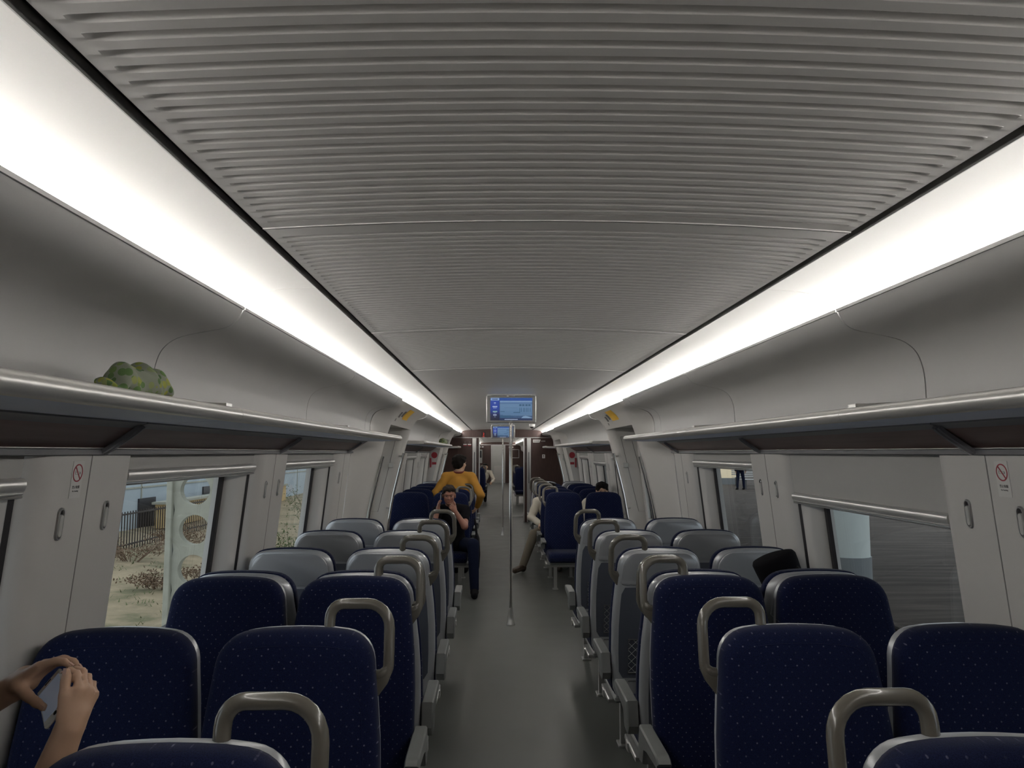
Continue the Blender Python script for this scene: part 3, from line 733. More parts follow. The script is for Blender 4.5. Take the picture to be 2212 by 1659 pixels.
def emis(name, stops_fn):
    m, nt, b = new_mat(name); b.inputs['Base Color'].default_value = (.02, .02, .02, 1); b.inputs['Roughness'].default_value = .3
    c = stops_fn(nt); nt.links.new(c, b.inputs['Emission Color']); b.inputs['Emission Strength'].default_value = 1.
    return m
SCR = .8
def flat_e(name, col, k=SCR):
    m = mat(name, (.02, .02, .02), .3, emit=col, es=k); return m
E_blue = emis('screen_blue', lambda nt: (lambda tc: ramp(nt, tc, [(0., (.005, .006, .02)), (.28, (.006, .012, .06)), (.55, (.01, .04, .26)), (1., (.015, .05, .30))]))((lambda t, s_: (nt.links.new(t.outputs['Generated'], s_.inputs[0]), s_.outputs['Z'])[1])(nt.nodes.new('ShaderNodeTexCoord'), nt.nodes.new('ShaderNodeSeparateXYZ'))))
def picfn(nt):
    tc = nt.nodes.new('ShaderNodeTexCoord'); sp = nt.nodes.new('ShaderNodeSeparateXYZ'); nt.links.new(tc.outputs['Generated'], sp.inputs[0])
    n = nt.nodes.new('ShaderNodeTexNoise'); n.inputs['Scale'].default_value = 7; n.inputs['Detail'].default_value = 5; nt.links.new(tc.outputs['Generated'], n.inputs['Vector'])
    c = ramp(nt, sp.outputs['Z'], [(0, (.015, .03, .10)), (.16, (.025, .06, .14)), (.22, (.08, .15, .27)), (.5, (.10, .18, .31)), (.8, (.12, .20, .33)), (.86, (.05, .10, .23)), (.95, (.16, .26, .42)), (1., (.26, .36, .54))])
    return mixcol(nt, nmath(nt, 'MULTIPLY', n.outputs['Fac'], .55), c, (.06, .16, .28))
E_pic = emis('screen_picture', picfn)
E_white = flat_e('screen_white', (.55, .66, .85)); E_green = flat_e('screen_green', (.35, .6, .5)); E_dk = flat_e('screen_dark_blue', (.012, .03, .10)); E_top = flat_e('screen_top_blue', (.018, .08, .33)); E_lab = flat_e('screen_label', (.25, .38, .68)); E_pale = flat_e('screen_pale', (.2, .33, .5)); E_car = flat_e('screen_shapes', (.03, .10, .2))
for y, zc, lb in ((7.72, 2.123, 'grey-framed ceiling screen nearest the camera showing a blue station picture'), (16.20, 2.115, 'small distant ceiling screen with the same blue picture, behind the near pole')):
    r = empty('ceiling_screen', (0, y, zc)); tag(r, lb, 'screen')
    mb = MB(); mb.bbox(-.238, .238, 0, .05, -.133, .128, .006); mb.build('screen_frame', M['tvframe'], r)
    mb = MB(); mb.bbox(-.235, .235, -.004, .05, .134, .150, .003); mb.bbox(-.20, .20, -.006, .04, .148, .156, .003)
    for sx in (-1, 1): mb.bbox(sx*.215-.02, sx*.215+.02, .0, .045, .126, .138, .003)
    mb.build('mounting_bar', M['alu'], r)
    mb = MB(); mb.bbox(.238, .244, -.002, .05, -.13, .13, .002); mb.build('side_trim', M['alu'], r); mb = MB(); mb.bbox(-.244, -.238, -.002, .05, -.13, .13, .002); mb.build('side_trim', M['alu'], r)
    x0, x1, z0, z1 = -.206, .208, -.112, .110
    mb = MB(); mb.box(x0, x1, -.001, .002, z0, z1); sc_ = mb.build('display', E_dk, r)
    mb = MB(); mb.box(x0, x0+.090, -.0016, 0, z0, z1-.028); mb.build('route_column', E_blue, sc_)
    mb = MB(); mb.box(x0+.092, x1, -.0016, 0, z1-.028, z1); mb.build('title_band', E_top, sc_)
    mb = MB(); mb.box(x0+.003, x0+.088, -.0018, 0, z1-.026, z1-.001); mb.build('title_label', E_lab, sc_)
    mb = MB(); mb.box(x0+.093, x1-.003, -.0016, 0, z0+.022, z1-.029); mb.build('picture', E_pic, sc_)
    mb = MB()     # station building in the picture: windows, columns, cars
    px = lambda u: x0+.093+u*(x1-x0-.096); pz = lambda v: z0+.022+v*(z1-z0-.051)
    for u in (.60, .69, .79, .88): mb.box(px(u), px(u+.07), -.0024, 0, pz(.70), pz(.80))
    for u in (.61, .66, .725, .765, .82, .865, .93): mb.box(px(u), px(u+.018), -.0024, 0, pz(.36), pz(.60))
    mb.box(px(.42), px(.63), -.0024, 0, pz(.31), pz(.36)); mb.box(px(.02), px(.15), -.0024, 0, pz(.36), pz(.40)); mb.box(px(.14), px(.55), -.0024, 0, pz(.59), pz(.60))
    mb.box(px(.02), px(.34), -.0024, 0, pz(.02), pz(.17))
    mb.build('picture_detail', E_car, sc_)
    mb = MB(); mb.box(px(.1), px(1.), -.0022, 0, pz(.165), pz(.185)); mb.rings([[(px(u), -.0022 if k else 0, pz(v)) for u, v in ((.66, .0), (.72, .11), (.80, .14), (.88, .10), (1., .02), (1., .0))] for k in (0, 1)]); mb.build('picture_road', E_pale, sc_)
    mb = MB()
    for k, (w, z, hh) in enumerate(((.020, .060, .008), (.006, .048, .003), (.048, .024, .010), (.036, .010, .004), (.024, -.038, .003), (.034, -.058, .011), (.018, -.076, .003))):
        n = max(2, int(w/.010)); 
        for i in range(n): cx = x0+.045-w/2+w*(i+.5)/n; mb.box(cx-w/n*.38, cx+w/n*.38, -.0026, -.0016, z-hh/2, z+hh/2)
    n = 18
    for i in range(n): cx = -.065+.13*i/n; mb.box(cx, cx+.005, -.0026, -.0016, z0+.006, z0+.013)
    mb.build('screen_lettering', E_white, sc_)
    mb = MB()
    for i in range(4): mb.box(x0+.025+.011*i, x0+.034+.011*i, -.0026, -.0016, -.030, -.020)
    mb.build('green_lettering', E_green, sc_)
    mb = MB()
    for i in range(5): mb.box(x0+.020+.011*i, x0+.028+.011*i, -.0026, -.0018, z1-.019, z1-.008)
    mb.build('label_lettering', E_dk, sc_)
r = empty('dome_camera', (.57, 15.6, 2.25)); tag(r, 'white dome security camera under the ceiling, right of the screens', 'security camera')
mb = MB(); mb.rings([[(rr*math.cos(a), rr*math.sin(a), z) for a in [2*math.pi*k/20 for k in range(20)]] for z, rr in ((.01, .058), (-.03, .058), (-.045, .05))]); mb.build('housing', M['white'], r, smooth=50)
mb = MB(); mb.ell((0, 0, -.045), (.042, .042, .035), 16, 10); mb.build('dome', M['rubber'], r, smooth=60)

# ------------------------------------------------------------------ end partitions
def partition(y0, y1, parent_name, front=True):
    mb = MB(); oh, oz = .545, 2.035
    p = [(-1.6, 0), (-1.6, 2.05), (-1.2, 2.09), (-.99, 2.16)]
    outer = [(1.55, 0), (1.55, 2.05), (1.15, 2.12), (.99, 2.17), (.93, 2.235), (.745, 2.262), (.4, arch(.4)+.02), (0, 2.30)]
    outer = outer+[(-x, z) for x, z in reversed(outer[:-1])]
    inner = [(.69, 0), (.69, 2.05), (-.69, 2.05), (-.69, 0)]
    poly = outer+inner[::-1]
    mb.rings([[(x, y, z) for x, z in poly] for y in (y0, y1)])
    o = structure(mb.build(parent_name, M['wood'])); return o
pt = partition(Y1, Y1+.12, 'wall_end')
mb = MB(); mb.bbox(-1.2, 1.2, Y1-.012, Y1, 2.052, 2.066, .003); mb.build('header_trim', M['alu'], pt)
for s in (-1, 1):
    mb = MB(); mb.bbox(s*.62, s*.72, Y1-.03, Y1+.12, 0, 2.05, .01); mb.build('door_post', M['alu'], pt)
    mb = MB(); mb.bbox(s*.565, s*.62, Y1+.0, Y1+1.0, 0, 2.06, .006)
    mb.build('gangway_panel', M['wood'], pt)
    mb = MB()
    for k in (0, 1): mb.bbox(s*(.580+.018*k), s*(.586+.018*k), Y1-.004, Y1+.002, 1.45, 1.85, .001)
    mb.build('grille_slots', M['greyp'], pt)
    mb = MB(); mb.bbox(s*.535, s*.565, Y1+.02, Y1+.10, 0, 2.06, .006); mb.build('inner_post', M['alu'], pt)
    mb = MB(); mb.tube([(s*.665, Y1-.03, 1.70), (s*.665, Y1-.06, 1.66), (s*.665, Y1-.06, 1.0), (s*.665, Y1-.03, .95)], .010, 8); mb.build('post_handle', M['steel_dark'], pt)
    mb = MB(); mb.box(s*.62, s*.66, Y1+1.0, N0+.02, 0, 2.2); mb.box(s*.63, s*1.7, N0-.02, N0+.02, 0, 2.35); mb.build('gangway_wall', M['wood'], pt)
mb = MB(); mb.box(-.7, .7, N0-.02, N0+.02, 2.14, 2.4); mb.build('gangway_lintel', M['wood'], pt)
def prints(name, x, z, lab, cat, group=None): 
    r = empty(name, (x, Y1-.004, z)); tag(r, lab, cat, group); return r
# car number display
r = empty('number_display', (-.445, Y1-.004, 2.135)); tag(r, 'red number 2 on the brown arch above the end doorway', 'display')
mb = MB(); mb.box(-.05, .05, 0, .003, -.055, .06); mb.build('display_glass', M['rubber'], r)
E_red = flat_e('red_led', (.9, .04, .02), 1.0)
FM = Matrix.Rotation(R(90), 4, 'X')
text_mesh('2', .085, E_red, 'digit', r, Matrix.Translation((0, -.002, .01)) @ FM)
mb = MB(); mb.box(-.022, .022, -.002, 0, -.050, -.040); mb.build('digit_caption', E_red, r)
r = prints('emblem', .30, 2.140, 'small white triangular emblem on the brown arch right of the near pole', 'emblem')
mb = MB()
for tri in (((-.026, .03), (-.006, .03), (-.002, -.01)), ((.004, .03), (.028, .03), (.002, .002)), ((-.012, -.006), (.014, -.004), (.0, -.03))):
    mb.rings([[(x, yy, z) for x, z in tri] for yy in (-.002, 0)])
mb.build('emblem_shape', M['white'], r)
r = prints('wall_plate', .86, 1.975, 'white slanted name plate on the brown end wall, right of the doorway', 'sign')
mb = MB(); mb.rings([[(x, yy, z) for x, z in ((-.09, -.035), (.07, -.035), (.10, .035), (-.09, .035))] for yy in (-.003, 0)]); mb.build('plate', M['white'], r)
mb = MB()
for i in range(7): mb.box(-.075+.021*i, -.060+.021*i, -.0045, -.003, -.013, .013)
mb.build('plate_lettering', M['greyp'], r)
mb = MB()
for i in range(4): mb.box(.115+.026*i, .134+.026*i, -.003, 0, -.014, .012)
mb.build('side_lettering', M['plastic'], r)
r = prints('notice_card', 1.03, 1.60, 'small white notice card on the brown end wall, right of the doorway', 'notice')
mb = MB(); mb.bbox(-.035, .035, -.003, 0, -.045, .045, .002); mb.build('card', M['white'], r)
mb = MB(); mb.rings([[(.018*math.cos(a), yy, .01+.02*math.sin(a)) for a in [2*math.pi*k/12 for k in range(12)]] for yy in (-.0045, -.003)]); mb.box(-.02, .02, -.0045, -.003, -.035, -.025); mb.build('card_print', M['greyp'], r)
for x, lb in ((-.90, 'left'), (-.79, 'right')):
    r = prints('wall_sticker', x, 1.885, f'small white and red sticker pair on the brown end wall, {lb} one of the two', 'sticker', 'white and red stickers on the end wall')
    mb = MB(); mb.box(-.042, .042, -.003, 0, -.005, .02); mb.build('white_strip', M['white'], r)
    mb = MB(); mb.box(-.04, .04, -.003, 0, -.03, -.008); mb.build('red_strip', M['red'], r)
    mb = MB(); mb.tube([(.016*math.cos(a), -.001, .06+.016*math.sin(a)) for a in [2*math.pi*k/14 for k in range(15)]], .003, 5); mb.build('ring_mark', M['greyp'], r)
# far end of the next carriage
mb = MB(); mb.box(-1.7, -.40, N1-.02, N1+.1, 0, 2.4); mb.box(.40, 1.7, N1-.02, N1+.1, 0, 2.4); mb.box(-.4, .4, N1-.02, N1+.1, 2.12, 2.4); pf = structure(mb.build('wall_far', M['wood']))
mb = MB(); mb.bbox(-.40, -.33, N1-.05, N1, 0, 2.12, .01); mb.bbox(.33, .40, N1-.05, N1, 0, 2.12, .01); mb.bbox(-.40, .40, N1-.05, N1, 2.06, 2.12, .01); mb.bbox(-1.5, 1.5, N1-.05, N1-.02, 2.10, 2.13, .004); mb.build('door_frame', M['alu'], pf)
mb = MB(); mb.bbox(-.33, .33, N1-.03, N1+.02, 0, 2.06, .004); dd = structure(mb.build('door_9', M['plastic']))
mb = MB(); mb.bbox(-.22, .22, N1-.036, N1-.028, .15, .95, .003); mb.build('lower_panel', M['panel'], dd)
r = empty('wall_notice', (-1.02, N1-.03, 1.55)); tag(r, 'light-framed notice on the far brown wall, left of the distant grey door', 'notice')
mb = MB(); mb.bbox(-.14, .14, -.02, 0, -.45, .30, .01); mb.build('frame', M['plastic'], r)
mb = MB(); mb.bbox(-.10, .10, -.03, -.018, -.15, .24, .004); mb.build('dark_face', M['rubber'], r)
r = empty('wall_frame', (.92, N1-.03, 1.62)); tag(r, 'empty silver frame on the far brown wall, right of the distant door', 'frame')
mb = MB()
for a in ((-.25, -.22, -.24, .24), (.22, .25, -.24, .24), (-.25, .25, -.24, -.21), (-.25, .25, .21, .24)): mb.box(a[0], a[1], -.015, 0, a[2], a[3])
mb.build('frame_bars', M['alu'], r)
for x in (-1.0, -.86, ):
    mb = MB(); mb.box(-.05, .05, -.01, 0, -.02, .02); o = mb.build('wall_sticker', M['white'], loc=(x, N1-.03, 2.0)); tag(o, 'tiny white sticker on the far wall of the next carriage', 'sticker', 'tiny white stickers on the far wall')
mb = MB(); mb.box(-.12, .12, -.01, 0, -.04, .04); o = mb.build('wall_plate', M['white'], loc=(.72, N1-.03, 1.98)); tag(o, 'tiny white plate on the far wall of the next carriage, right of the door', 'sign')

# ------------------------------------------------------------------ coat hooks and no smoking signs
def hook(s, y, z, lab):
    r = empty('coat_hook', (s*(W(z)), y, z)); tag(r, lab, 'coat hook', 'recessed coat hooks on the pillars')
    def X(zz, o): return s*(W(z+zz)-W(z)+o)
    def stad(w, h, o, zc=0): 
        return [(X(zc+(h-w)*(1 if k < 13 else -1)+w*math.sin(a), -o), w*math.cos(a), zc+(h-w)*(1 if k < 13 else -1)+w*math.sin(a)) for k, a in enumerate([math.pi*i/12 for i in range(13)]+[math.pi+math.pi*i/12 for i in range(13)])]
    mb = MB(); mb.rings([stad(.0175, .049, -.002), stad(.0175, .049, .004), stad(.0155, .047, .0065), stad(.0118, .0425, .0065), stad(.011, .042, .001)]); mb.build('bezel', M['alu'], r, smooth=40)
    mb = MB(); mb.rings([stad(.0109, .041, .0012), stad(.0109, .041, .0018)]); mb.build('recess', M['rubber'], r)
    mb = MB(); mb.rings([stad(.0102, .034, .001, -.006), stad(.0102, .034, .0055, -.006), stad(.008, .032, .0082, -.006)]); mb.build('hook_tongue', M['plastic'], r, smooth=40)
for s in (-1, 1):
    sd = 'left' if s < 0 else 'right'
    for k, c in enumerate(PILL[1:]+PILF[1:3]):
        w = ['nearest', 'second', 'third', 'far', 'farthest'][k]+f' {sd} pillar'
        if k == 0: hook(s, c-.135, 1.487, 'oval coat hook on the '+w+', below the no-smoking sign'); hook(s, c+.135, 1.492, 'oval coat hook on the '+w+', on its farther panel')
        else: hook(s, c-.13, 1.49, 'oval coat hook on the '+w+', nearer panel'); (hook(s, c+.13, 1.49, 'oval coat hook on the '+w+', farther panel') if k != 2 else None)
    y, z = 2.455, 1.615
    r = empty('no_smoking_sign', (s*(W(z)-.0012), y, z)); tag(r, f'white no-smoking sign with a red ring on the nearest {sd} pillar', 'sign')
    sl = (W(z+.05)-W(z-.05))/.1
    fm = Matrix(((s*1, 0, 0, 0), (0, 1, 0, 0), (0, 0, 1, 0), (0, 0, 0, 1)))
    # local frame: u along +y for the right wall reading direction, v up the leaning wall, n into the car
    u = Vector((0, -s*1., 0)); v_ = Vector((s*sl, 0, 1)).normalized(); n_ = u.cross(v_)
    TM = Matrix((( u.x, v_.x, n_.x, 0), (u.y, v_.y, n_.y, 0), (u.z, v_.z, n_.z, 0), (0, 0, 0, 1)))
    def put(mb, nm, m, par=r): mb.v = [tuple(TM @ Vector(p)) for p in mb.v]; return mb.build(nm, m, par)
    mb = MB(); mb.box(-.032, .032, -.055, .058, -.0005, .0004); put(mb, 'backing', mat('sticker_backing_'+sd, (.56, .55, .53), .5, var=.01))
    mb = MB()
    an = [2*math.pi*k/40 for k in range(40)]
    mb.rings([[(q*math.cos(a), .022+q*math.sin(a), zz) for a in an] for q, zz in ((.0275, .0004), (.0275, .0012), (.0235, .0012), (.0235, .0004))], caps=False)
    a = R(-50 if True else 50); d = Vector((math.cos(a), math.sin(a))); e = Vector((-d.y, d.x))*.0020
    mb.rings([[(p.x, p.y+.022, zz) for p in (d*.025+e, -d*.025+e, -d*.025-e, d*.025-e)] for zz in (.0004, .0014)]); put(mb, 'red_ring', M['red'])
    mb = MB()
    for yy in (.0245, .0185): mb.box(-.014, .010, yy-.0004, yy+.0004, .0004, .0009)
    mb.box(-.0144, -.0136, .0185, .0245, .0004, .0009); mb.box(.011, .0118, .018, .025, .0004, .0009); mb.box(.0135, .0143, .018, .025, .0004, .0009); mb.box(-.014, -.0132, .0245, .030, .0004, .0009)
    put(mb, 'cigarette_mark', M['black'])
    text_mesh('禁止吸烟', .0105, M['black'], 'chinese_lettering', r, TM @ Matrix.Translation((0, -.022, .0006)), .0002)
    text_mesh('No Smoking', .0068, M['black'], 'english_lettering', r, TM @ Matrix.Translation((0, -.0335, .0006)), .0002)

# ------------------------------------------------------------------ hat on the rack
def mk_floral():
    m, nt, b = new_mat('green_floral_cloth'); tc = nt.nodes.new('ShaderNodeTexCoord')
    v = nt.nodes.new('ShaderNodeTexVoronoi'); v.inputs['Scale'].default_value = 48; nt.links.new(tc.outputs['Object'], v.inputs['Vector'])
    c = ramp(nt, v.outputs['Color'], [(0, (.05, .10, .04)), (.4, (.11, .19, .06)), (.6, (.29, .30, .05)), (.85, (.17, .22, .13))])
    f = nmath(nt, 'LESS_THAN', v.outputs['Distance'], .52)
    c2 = mixcol(nt, f, (.20, .22, .17), c); nt.links.new(c2, b.inputs['Base Color']); b.inputs['Roughness'].default_value = .9
    return m
M['floral'] = mk_floral()
def hat(loc, sc_, lab, seed):
    rnd = random.Random(seed); pr = [('e', (0, 0, .035), (.055, .085, .045)), ('e', (0, -.05, .045), (.045, .05, .042)), ('e', (.0, .05, .05), (.05, .055, .045)), ('e', (0, -.10, .022), (.035, .05, .018)), ('e', (.01, .08, .03), (.05, .05, .03))]
    v, f = sdf_mesh(pr, .006, .02); mb = MB()
    v = [(x*(1+.06*math.sin(40*y+seed)+.05*math.sin(70*y+30*z)), y, max(0, z*.92+.008*math.sin(75*y+45*x)+.004*math.sin(130*y))) for x, y, z in v]
    mb.add([(x*sc_, y*sc_, z*sc_) for x, y, z in v], f); o = mb.build('floral_hat', M['floral'], loc=loc, smooth=80); return tag(o, lab, 'hat')
hat((-1.115, 2.10, 1.838), 1.12, 'crumpled green and yellow floral cloth hat lying on the near left rack', 1)
hat((-1.115, 14.4, 1.838), 1.3, 'small pale green bundle on the distant left rack', 4)
# ------------------------------------------------------------------ outside, left: yard with fence, shed and concrete post
def mk_ground():
    m, nt, b = new_mat('sandy_ground'); tc = nt.nodes.new('ShaderNodeTexCoord')
    n = nt.nodes.new('ShaderNodeTexNoise'); n.inputs['Scale'].default_value = .9; n.inputs['Detail'].default_value = 8; n.inputs['Roughness'].default_value = .65; nt.links.new(tc.outputs['Object'], n.inputs['Vector'])
    n2 = nt.nodes.new('ShaderNodeTexNoise'); n2.inputs['Scale'].default_value = 9; n2.inputs['Detail'].default_value = 8; nt.links.new(tc.outputs['Object'], n2.inputs['Vector'])
    c = ramp(nt, n.outputs['Fac'], [(.36, (.12, .12, .05)), (.46, (.27, .215, .125)), (.6, (.38, .30, .185))])
    c2 = mixcol(nt, nmath(nt, 'MULTIPLY', n2.outputs['Fac'], .6), c, (.17, .14, .095)); nt.links.new(c2, b.inputs['Base Color']); b.inputs['Roughness'].default_value = .95
    return m
M['ground'] = mk_ground()
M['conc'] = mat('weathered_concrete', (.36, .36, .30), .85, var=.22, scale=9, bump=.6, bscale=60)
M['shed'] = mat('pale_blue_render', (.40, .46, .50), .8, var=.1, scale=1.5)
M['ochre'] = mat('ochre_render', (.58, .42, .20), .8, var=.12, scale=2)
M['iron'] = mat('rusty_iron', (.035, .025, .02), .7)
M['leaf'] = mat('dry_green_leaf', (.08, .11, .035), .8, var=.5, scale=12)
M['twig'] = mat('dry_brown_twig', (.16, .105, .065), .9, var=.4, scale=12)
mb = MB(); rnd = random.Random(3); nx, ny = 40, 70
gz = lambda x, y: -1.28+.045*max(0, -x-2)+.03*math.sin(x*1.3+y*.7)+.02*math.sin(y*2.1)
xs = [-1.9-14*(i/nx)**1.3 for i in range(nx+1)]; ys = [-2+80*(j/ny)**1.4 for j in range(ny+1)]
mb.rings([[(x, y, gz(x, y)+rnd.uniform(-.015, .015)) for x in xs] for y in ys], closed=False)
structure(tag(mb.build('trim_9', M['ground'], smooth=80), 'sandy yard outside the left windows'))
bpy.data.objects['trim_9'].name = 'ground'
# concrete post with round holes
r = empty('concrete_post', (-3.10, 7.85, -1.25)); tag(r, 'pale concrete post with large round holes outside the left window', 'post')
mb = MB(); w, H, t, rh = .205, 3.9, .09, .145
hz = [1.33+1.25-.385*k for k in range(-2, 6)]
for c in hz:
    zt_, zb_ = c+.1925, c-.1925; n = 24
    ci = [(rh*math.cos(2*math.pi*k/n), c+rh*math.sin(2*math.pi*k/n)) for k in range(n)]
    def sq(k):
        a = 2*math.pi*k/n; x, z = math.cos(a), math.sin(a); q = 1/max(abs(x)/w, abs(z)/.1925); return (x*q, c+z*q)
    so = [sq(k) for k in range(n)]
    for yy, fl in ((0, 0), (t, 1)):
        mb.rings([[(x, yy, z) for x, z in so], [(x, yy, z) for x, z in ci]], caps=False)
    mb.rings([[(x, yy, z) for x, z in ci] for yy in (0, t)], caps=False)
z1_ = max(hz)+.1925; z0_ = min(hz)-.1925
mb.box(-w, w, 0, t, 0, z0_); mb.bbox(-w-.055, -w, -.05, t+.05, 0, z1_, .01); mb.bbox(w, w+.045, -.05, t+.05, 0, z1_, .01)
mb.build('post_body', M['conc'], r, smooth=30)
# shed with dark door, downpipe
r = empty('shed', (-12.1, 40, -.85)); tag(r, 'pale blue-grey shed with a dark doorway behind the iron fence', 'building')
mb = MB(); mb.box(-3, 0, -22, 45, 0, 4.2); mb.build('shed_wall', M['shed'], r)
mb = MB()
for k in range(8): mb.box(.0, .03, -20+7*k, -19.95+7*k, 0, 4.2)
mb.box(0, .03, -22, 45, 1.35, 1.40); mb.build('wall_joint', M['conc'], r)
mb = MB(); mb.box(0, .05, -13.2, -11.9, 0, 1.0); mb.build('doorway', M['rubber'], r)
mb = MB(); mb.box(0, .06, -7.4, -6.4, .85, 1.15); mb.box(0, .06, 2, 3, .85, 1.15); mb.build('vent_opening', M['rubber'], r)
for y in (-15.6, -4.2): mb = MB(); mb.tube([(.1, y, 0), (.1, y, 4)], .06, 8); mb.build('downpipe', M['plastic'], r)
r = empty('ochre_wall', (-11.3, 28.5, -.85)); tag(r, 'low ochre yellow wall with coping standing before the pale shed', 'wall')
mb = MB(); mb.box(-.3, .0, -1.5, 14, 0, .80); mb.build('wall_face', M['ochre'], r)
mb = MB(); mb.box(-.38, .08, -1.6, 14.1, .80, .88); mb.build('coping', M['conc'], r)
r = empty('iron_fence', (-10.0, 24, -.9)); tag(r, 'dark iron bar fence in the yard before the shed', 'fence')
bars = []
mb = MB(); mb.box(-.02, .02, -8, 5.2, .93, .97); mb.build('top_rail', M['iron'], r); mb = MB(); mb.box(-.02, .02, -8, 5.2, .12, .16); mb.build('bottom_rail', M['iron'], r)
mb = MB(); mb.tube([(0, 0, 0), (0, 0, 1.02)], .016, 5); b0 = mb.build('fence_bar', M['iron'], r); b0.location = (0, -3.6, 0)
for k in range(1, 56): c = b0.copy(); COL.objects.link(c); c.parent = r; c.location = (0, -3.6+.16*k, 0)
def shrub(loc, rad, h, n, m, lab, grp, seed, tall=False):
    rd = random.Random(seed); r = empty('shrub', loc); tag(r, lab, 'shrub', grp)
    mb = MB(); st = []
    for k in range(14):
        a = rd.uniform(0, 6.28); q = rad*rd.uniform(.2, .9); tip = Vector((q*math.cos(a), q*math.sin(a), h*rd.uniform(.5, 1))); st.append(tip)
        mb.tube([(0, 0, -.15), tip*.5+Vector((0, 0, .1*h)), tip], [.014, .008, .003], 4)
    mb.build('stem', M['twig'], r)
    mb = MB()
    for k in range(n):
        t = rd.choice(st)*rd.uniform(.35, 1.02)+Vector((rd.gauss(0, .12*rad), rd.gauss(0, .12*rad), rd.gauss(0, .06*h)))
        if t.z < 0: t.z = .02
        a = Vector((rd.gauss(0, 1), rd.gauss(0, 1), rd.gauss(0, 1))).normalized()*rd.uniform(.02, .045); b = a.orthogonal().normalized()*rd.uniform(.01, .02)
        mb.add([t-a, t+b, t+a, t-b], [(0, 1, 2, 3)])
    mb.build('foliage', m, r, smooth=0)
for k, (x, y, rad, h, m, lb) in enumerate(((-6.1, 17.2, 1.0, .55, 'twig', 'brown dry bush left of the concrete post'), (-9.0, 19.6, 1.3, .6, 'twig', 'brown dry bush at the foot of the iron fence'), (-8.2, 21.6, 1.4, .6, 'twig', 'brown dry bush seen through the middle hole of the concrete post'), (-9.2, 22.6, 1.2, .7, 'twig', 'brown dry bush before the dark shed doorway'), (-6.9, 16.2, .9, .4, 'twig', 'low brown bush in the middle of the yard'), (-4.4, 12.0, .7, .5, 'leaf', 'low green bush beside the concrete post'), (-4.6, 17.5, .9, 1.5, 'leaf', 'tall green bush seen through the second left window'), (-3.6, 14.6, .7, 1.3, 'leaf', 'green bush against the near edge of the second left window'), (-6.6, 28, 1.3, 1.7, 'leaf', 'large green bush behind the others in the second left window'))):
    shrub((x, y, gz(x, y)), rad, h, 900, M[m], lb, 'bushes in the yard', k+10)
mb = MB(); rd = random.Random(5)
for k in range(900):
    x, y = -2.2-rd.random()**1.2*8, 3+rd.random()*20; z = gz(x, y)
    if math.sin(x*2.2+1)*math.sin(y*1.1) < .1: continue
    for q in range(4):
        a = rd.uniform(0, 6.28); d = Vector((math.cos(a)*.06, math.sin(a)*.06, rd.uniform(.03, .09))); p = Vector((x+rd.gauss(0, .08), y+rd.gauss(0, .08), z)); o_ = Vector((-d.y, d.x, 0))*.18
        mb.add([p-o_, p+o_, p+d], [(0, 1, 2)])
tag(mb.build('weeds', M['leaf'], smooth=0), 'short weeds scattered over the sandy yard', 'weeds', kind='stuff')
for k in range(26):
    x, y = -2.6-rd.random()*4, 4+rd.random()*10; z = gz(x, y); q = rd.uniform(.03, .10)
    v, f = [], []
    mb = MB(); mb.ell((0, 0, 0), (q, q*.7, q*.45), 8, 6); mb.v = [(a*(1+.25*rd.random()), b*(1+.25*rd.random()), c) for a, b, c in mb.v]
    o = mb.build('stone', M['conc'], loc=(x, y, z+q*.15), smooth=0); o.rotation_euler = (0, 0, rd.random()*3); tag(o, 'small pale stone lying on the sandy yard', 'stone', 'stones in the yard')

# ------------------------------------------------------------------ outside, right: platform
def mk_plat():
    m, nt, b = new_mat('platform_paving'); tc = nt.nodes.new('ShaderNodeTexCoord'); mp = nt.nodes.new('ShaderNodeMapping'); mp.inputs['Scale'].default_value = (.35, 2.4, 1); nt.links.new(tc.outputs['Object'], mp.inputs['Vector'])
    n = nt.nodes.new('ShaderNodeTexNoise'); n.inputs['Scale'].default_value = 2.2; n.inputs['Detail'].default_value = 6; nt.links.new(mp.outputs['Vector'], n.inputs['Vector'])
    c = ramp(nt, n.outputs['Fac'], [(.3, (.048, .040, .034)), (.55, (.085, .071, .061)), (.75, (.13, .108, .093))]); nt.links.new(c, b.inputs['Base Color']); b.inputs['Roughness'].default_value = .9; b.inputs['Specular IOR Level'].default_value = .1
    return m
mb = MB(); mb.box(1.85, 26, -4, 75, -.30, -.05); pf_ = structure(mb.build('platform', mk_plat()))
mb = MB(); mb.box(1.86, 7.5, -4, 75, 4.4, 4.6); structure(mb.build('unseen_shade_canopy', M['conc']))  # canopy out of view, added to keep the platform in shade
mb = MB(); mb.box(25.6, 26, -4, 75, -.05, 3.0); structure(mb.build('station_wall', M['ochre']))
M['colw'] = mat('white_column_paint', (.62, .68, .66), .5, var=.04); M['colg'] = mat('grey_column_base', (.20, .22, .23), .5)
for k, (x, y, lb) in enumerate(((4.75, 11.0, 'white round platform column with a grey base outside the near right window'), (4.75, 19.0, 'white platform column farther along the platform'), (4.75, 27.0, 'distant white platform column'))):
    r = empty('platform_column', (x, y, -.05)); tag(r, lb, 'column', 'platform columns')
    mb = MB(); mb.tube([(0, 0, .32), (0, 0, 4.45)], .285, 32); mb.build('column_shaft', M['colw'], r, smooth=50)
    mb = MB(); mb.tube([(0, 0, 0), (0, 0, .32)], .30, 32); mb.build('column_base', M['colg'], r, smooth=50)
r = empty('platform_kiosk', (12.0, 43, -.05)); tag(r, 'bright yellowish wall block on the far platform, second right window', 'kiosk')
E_ki = mat('yellow_wall_painted_glow', (.7, .6, .42), .5, emit=(1., .82, .55), es=.35)  # plain yellowish wall; emission stands in for bright light falling on it
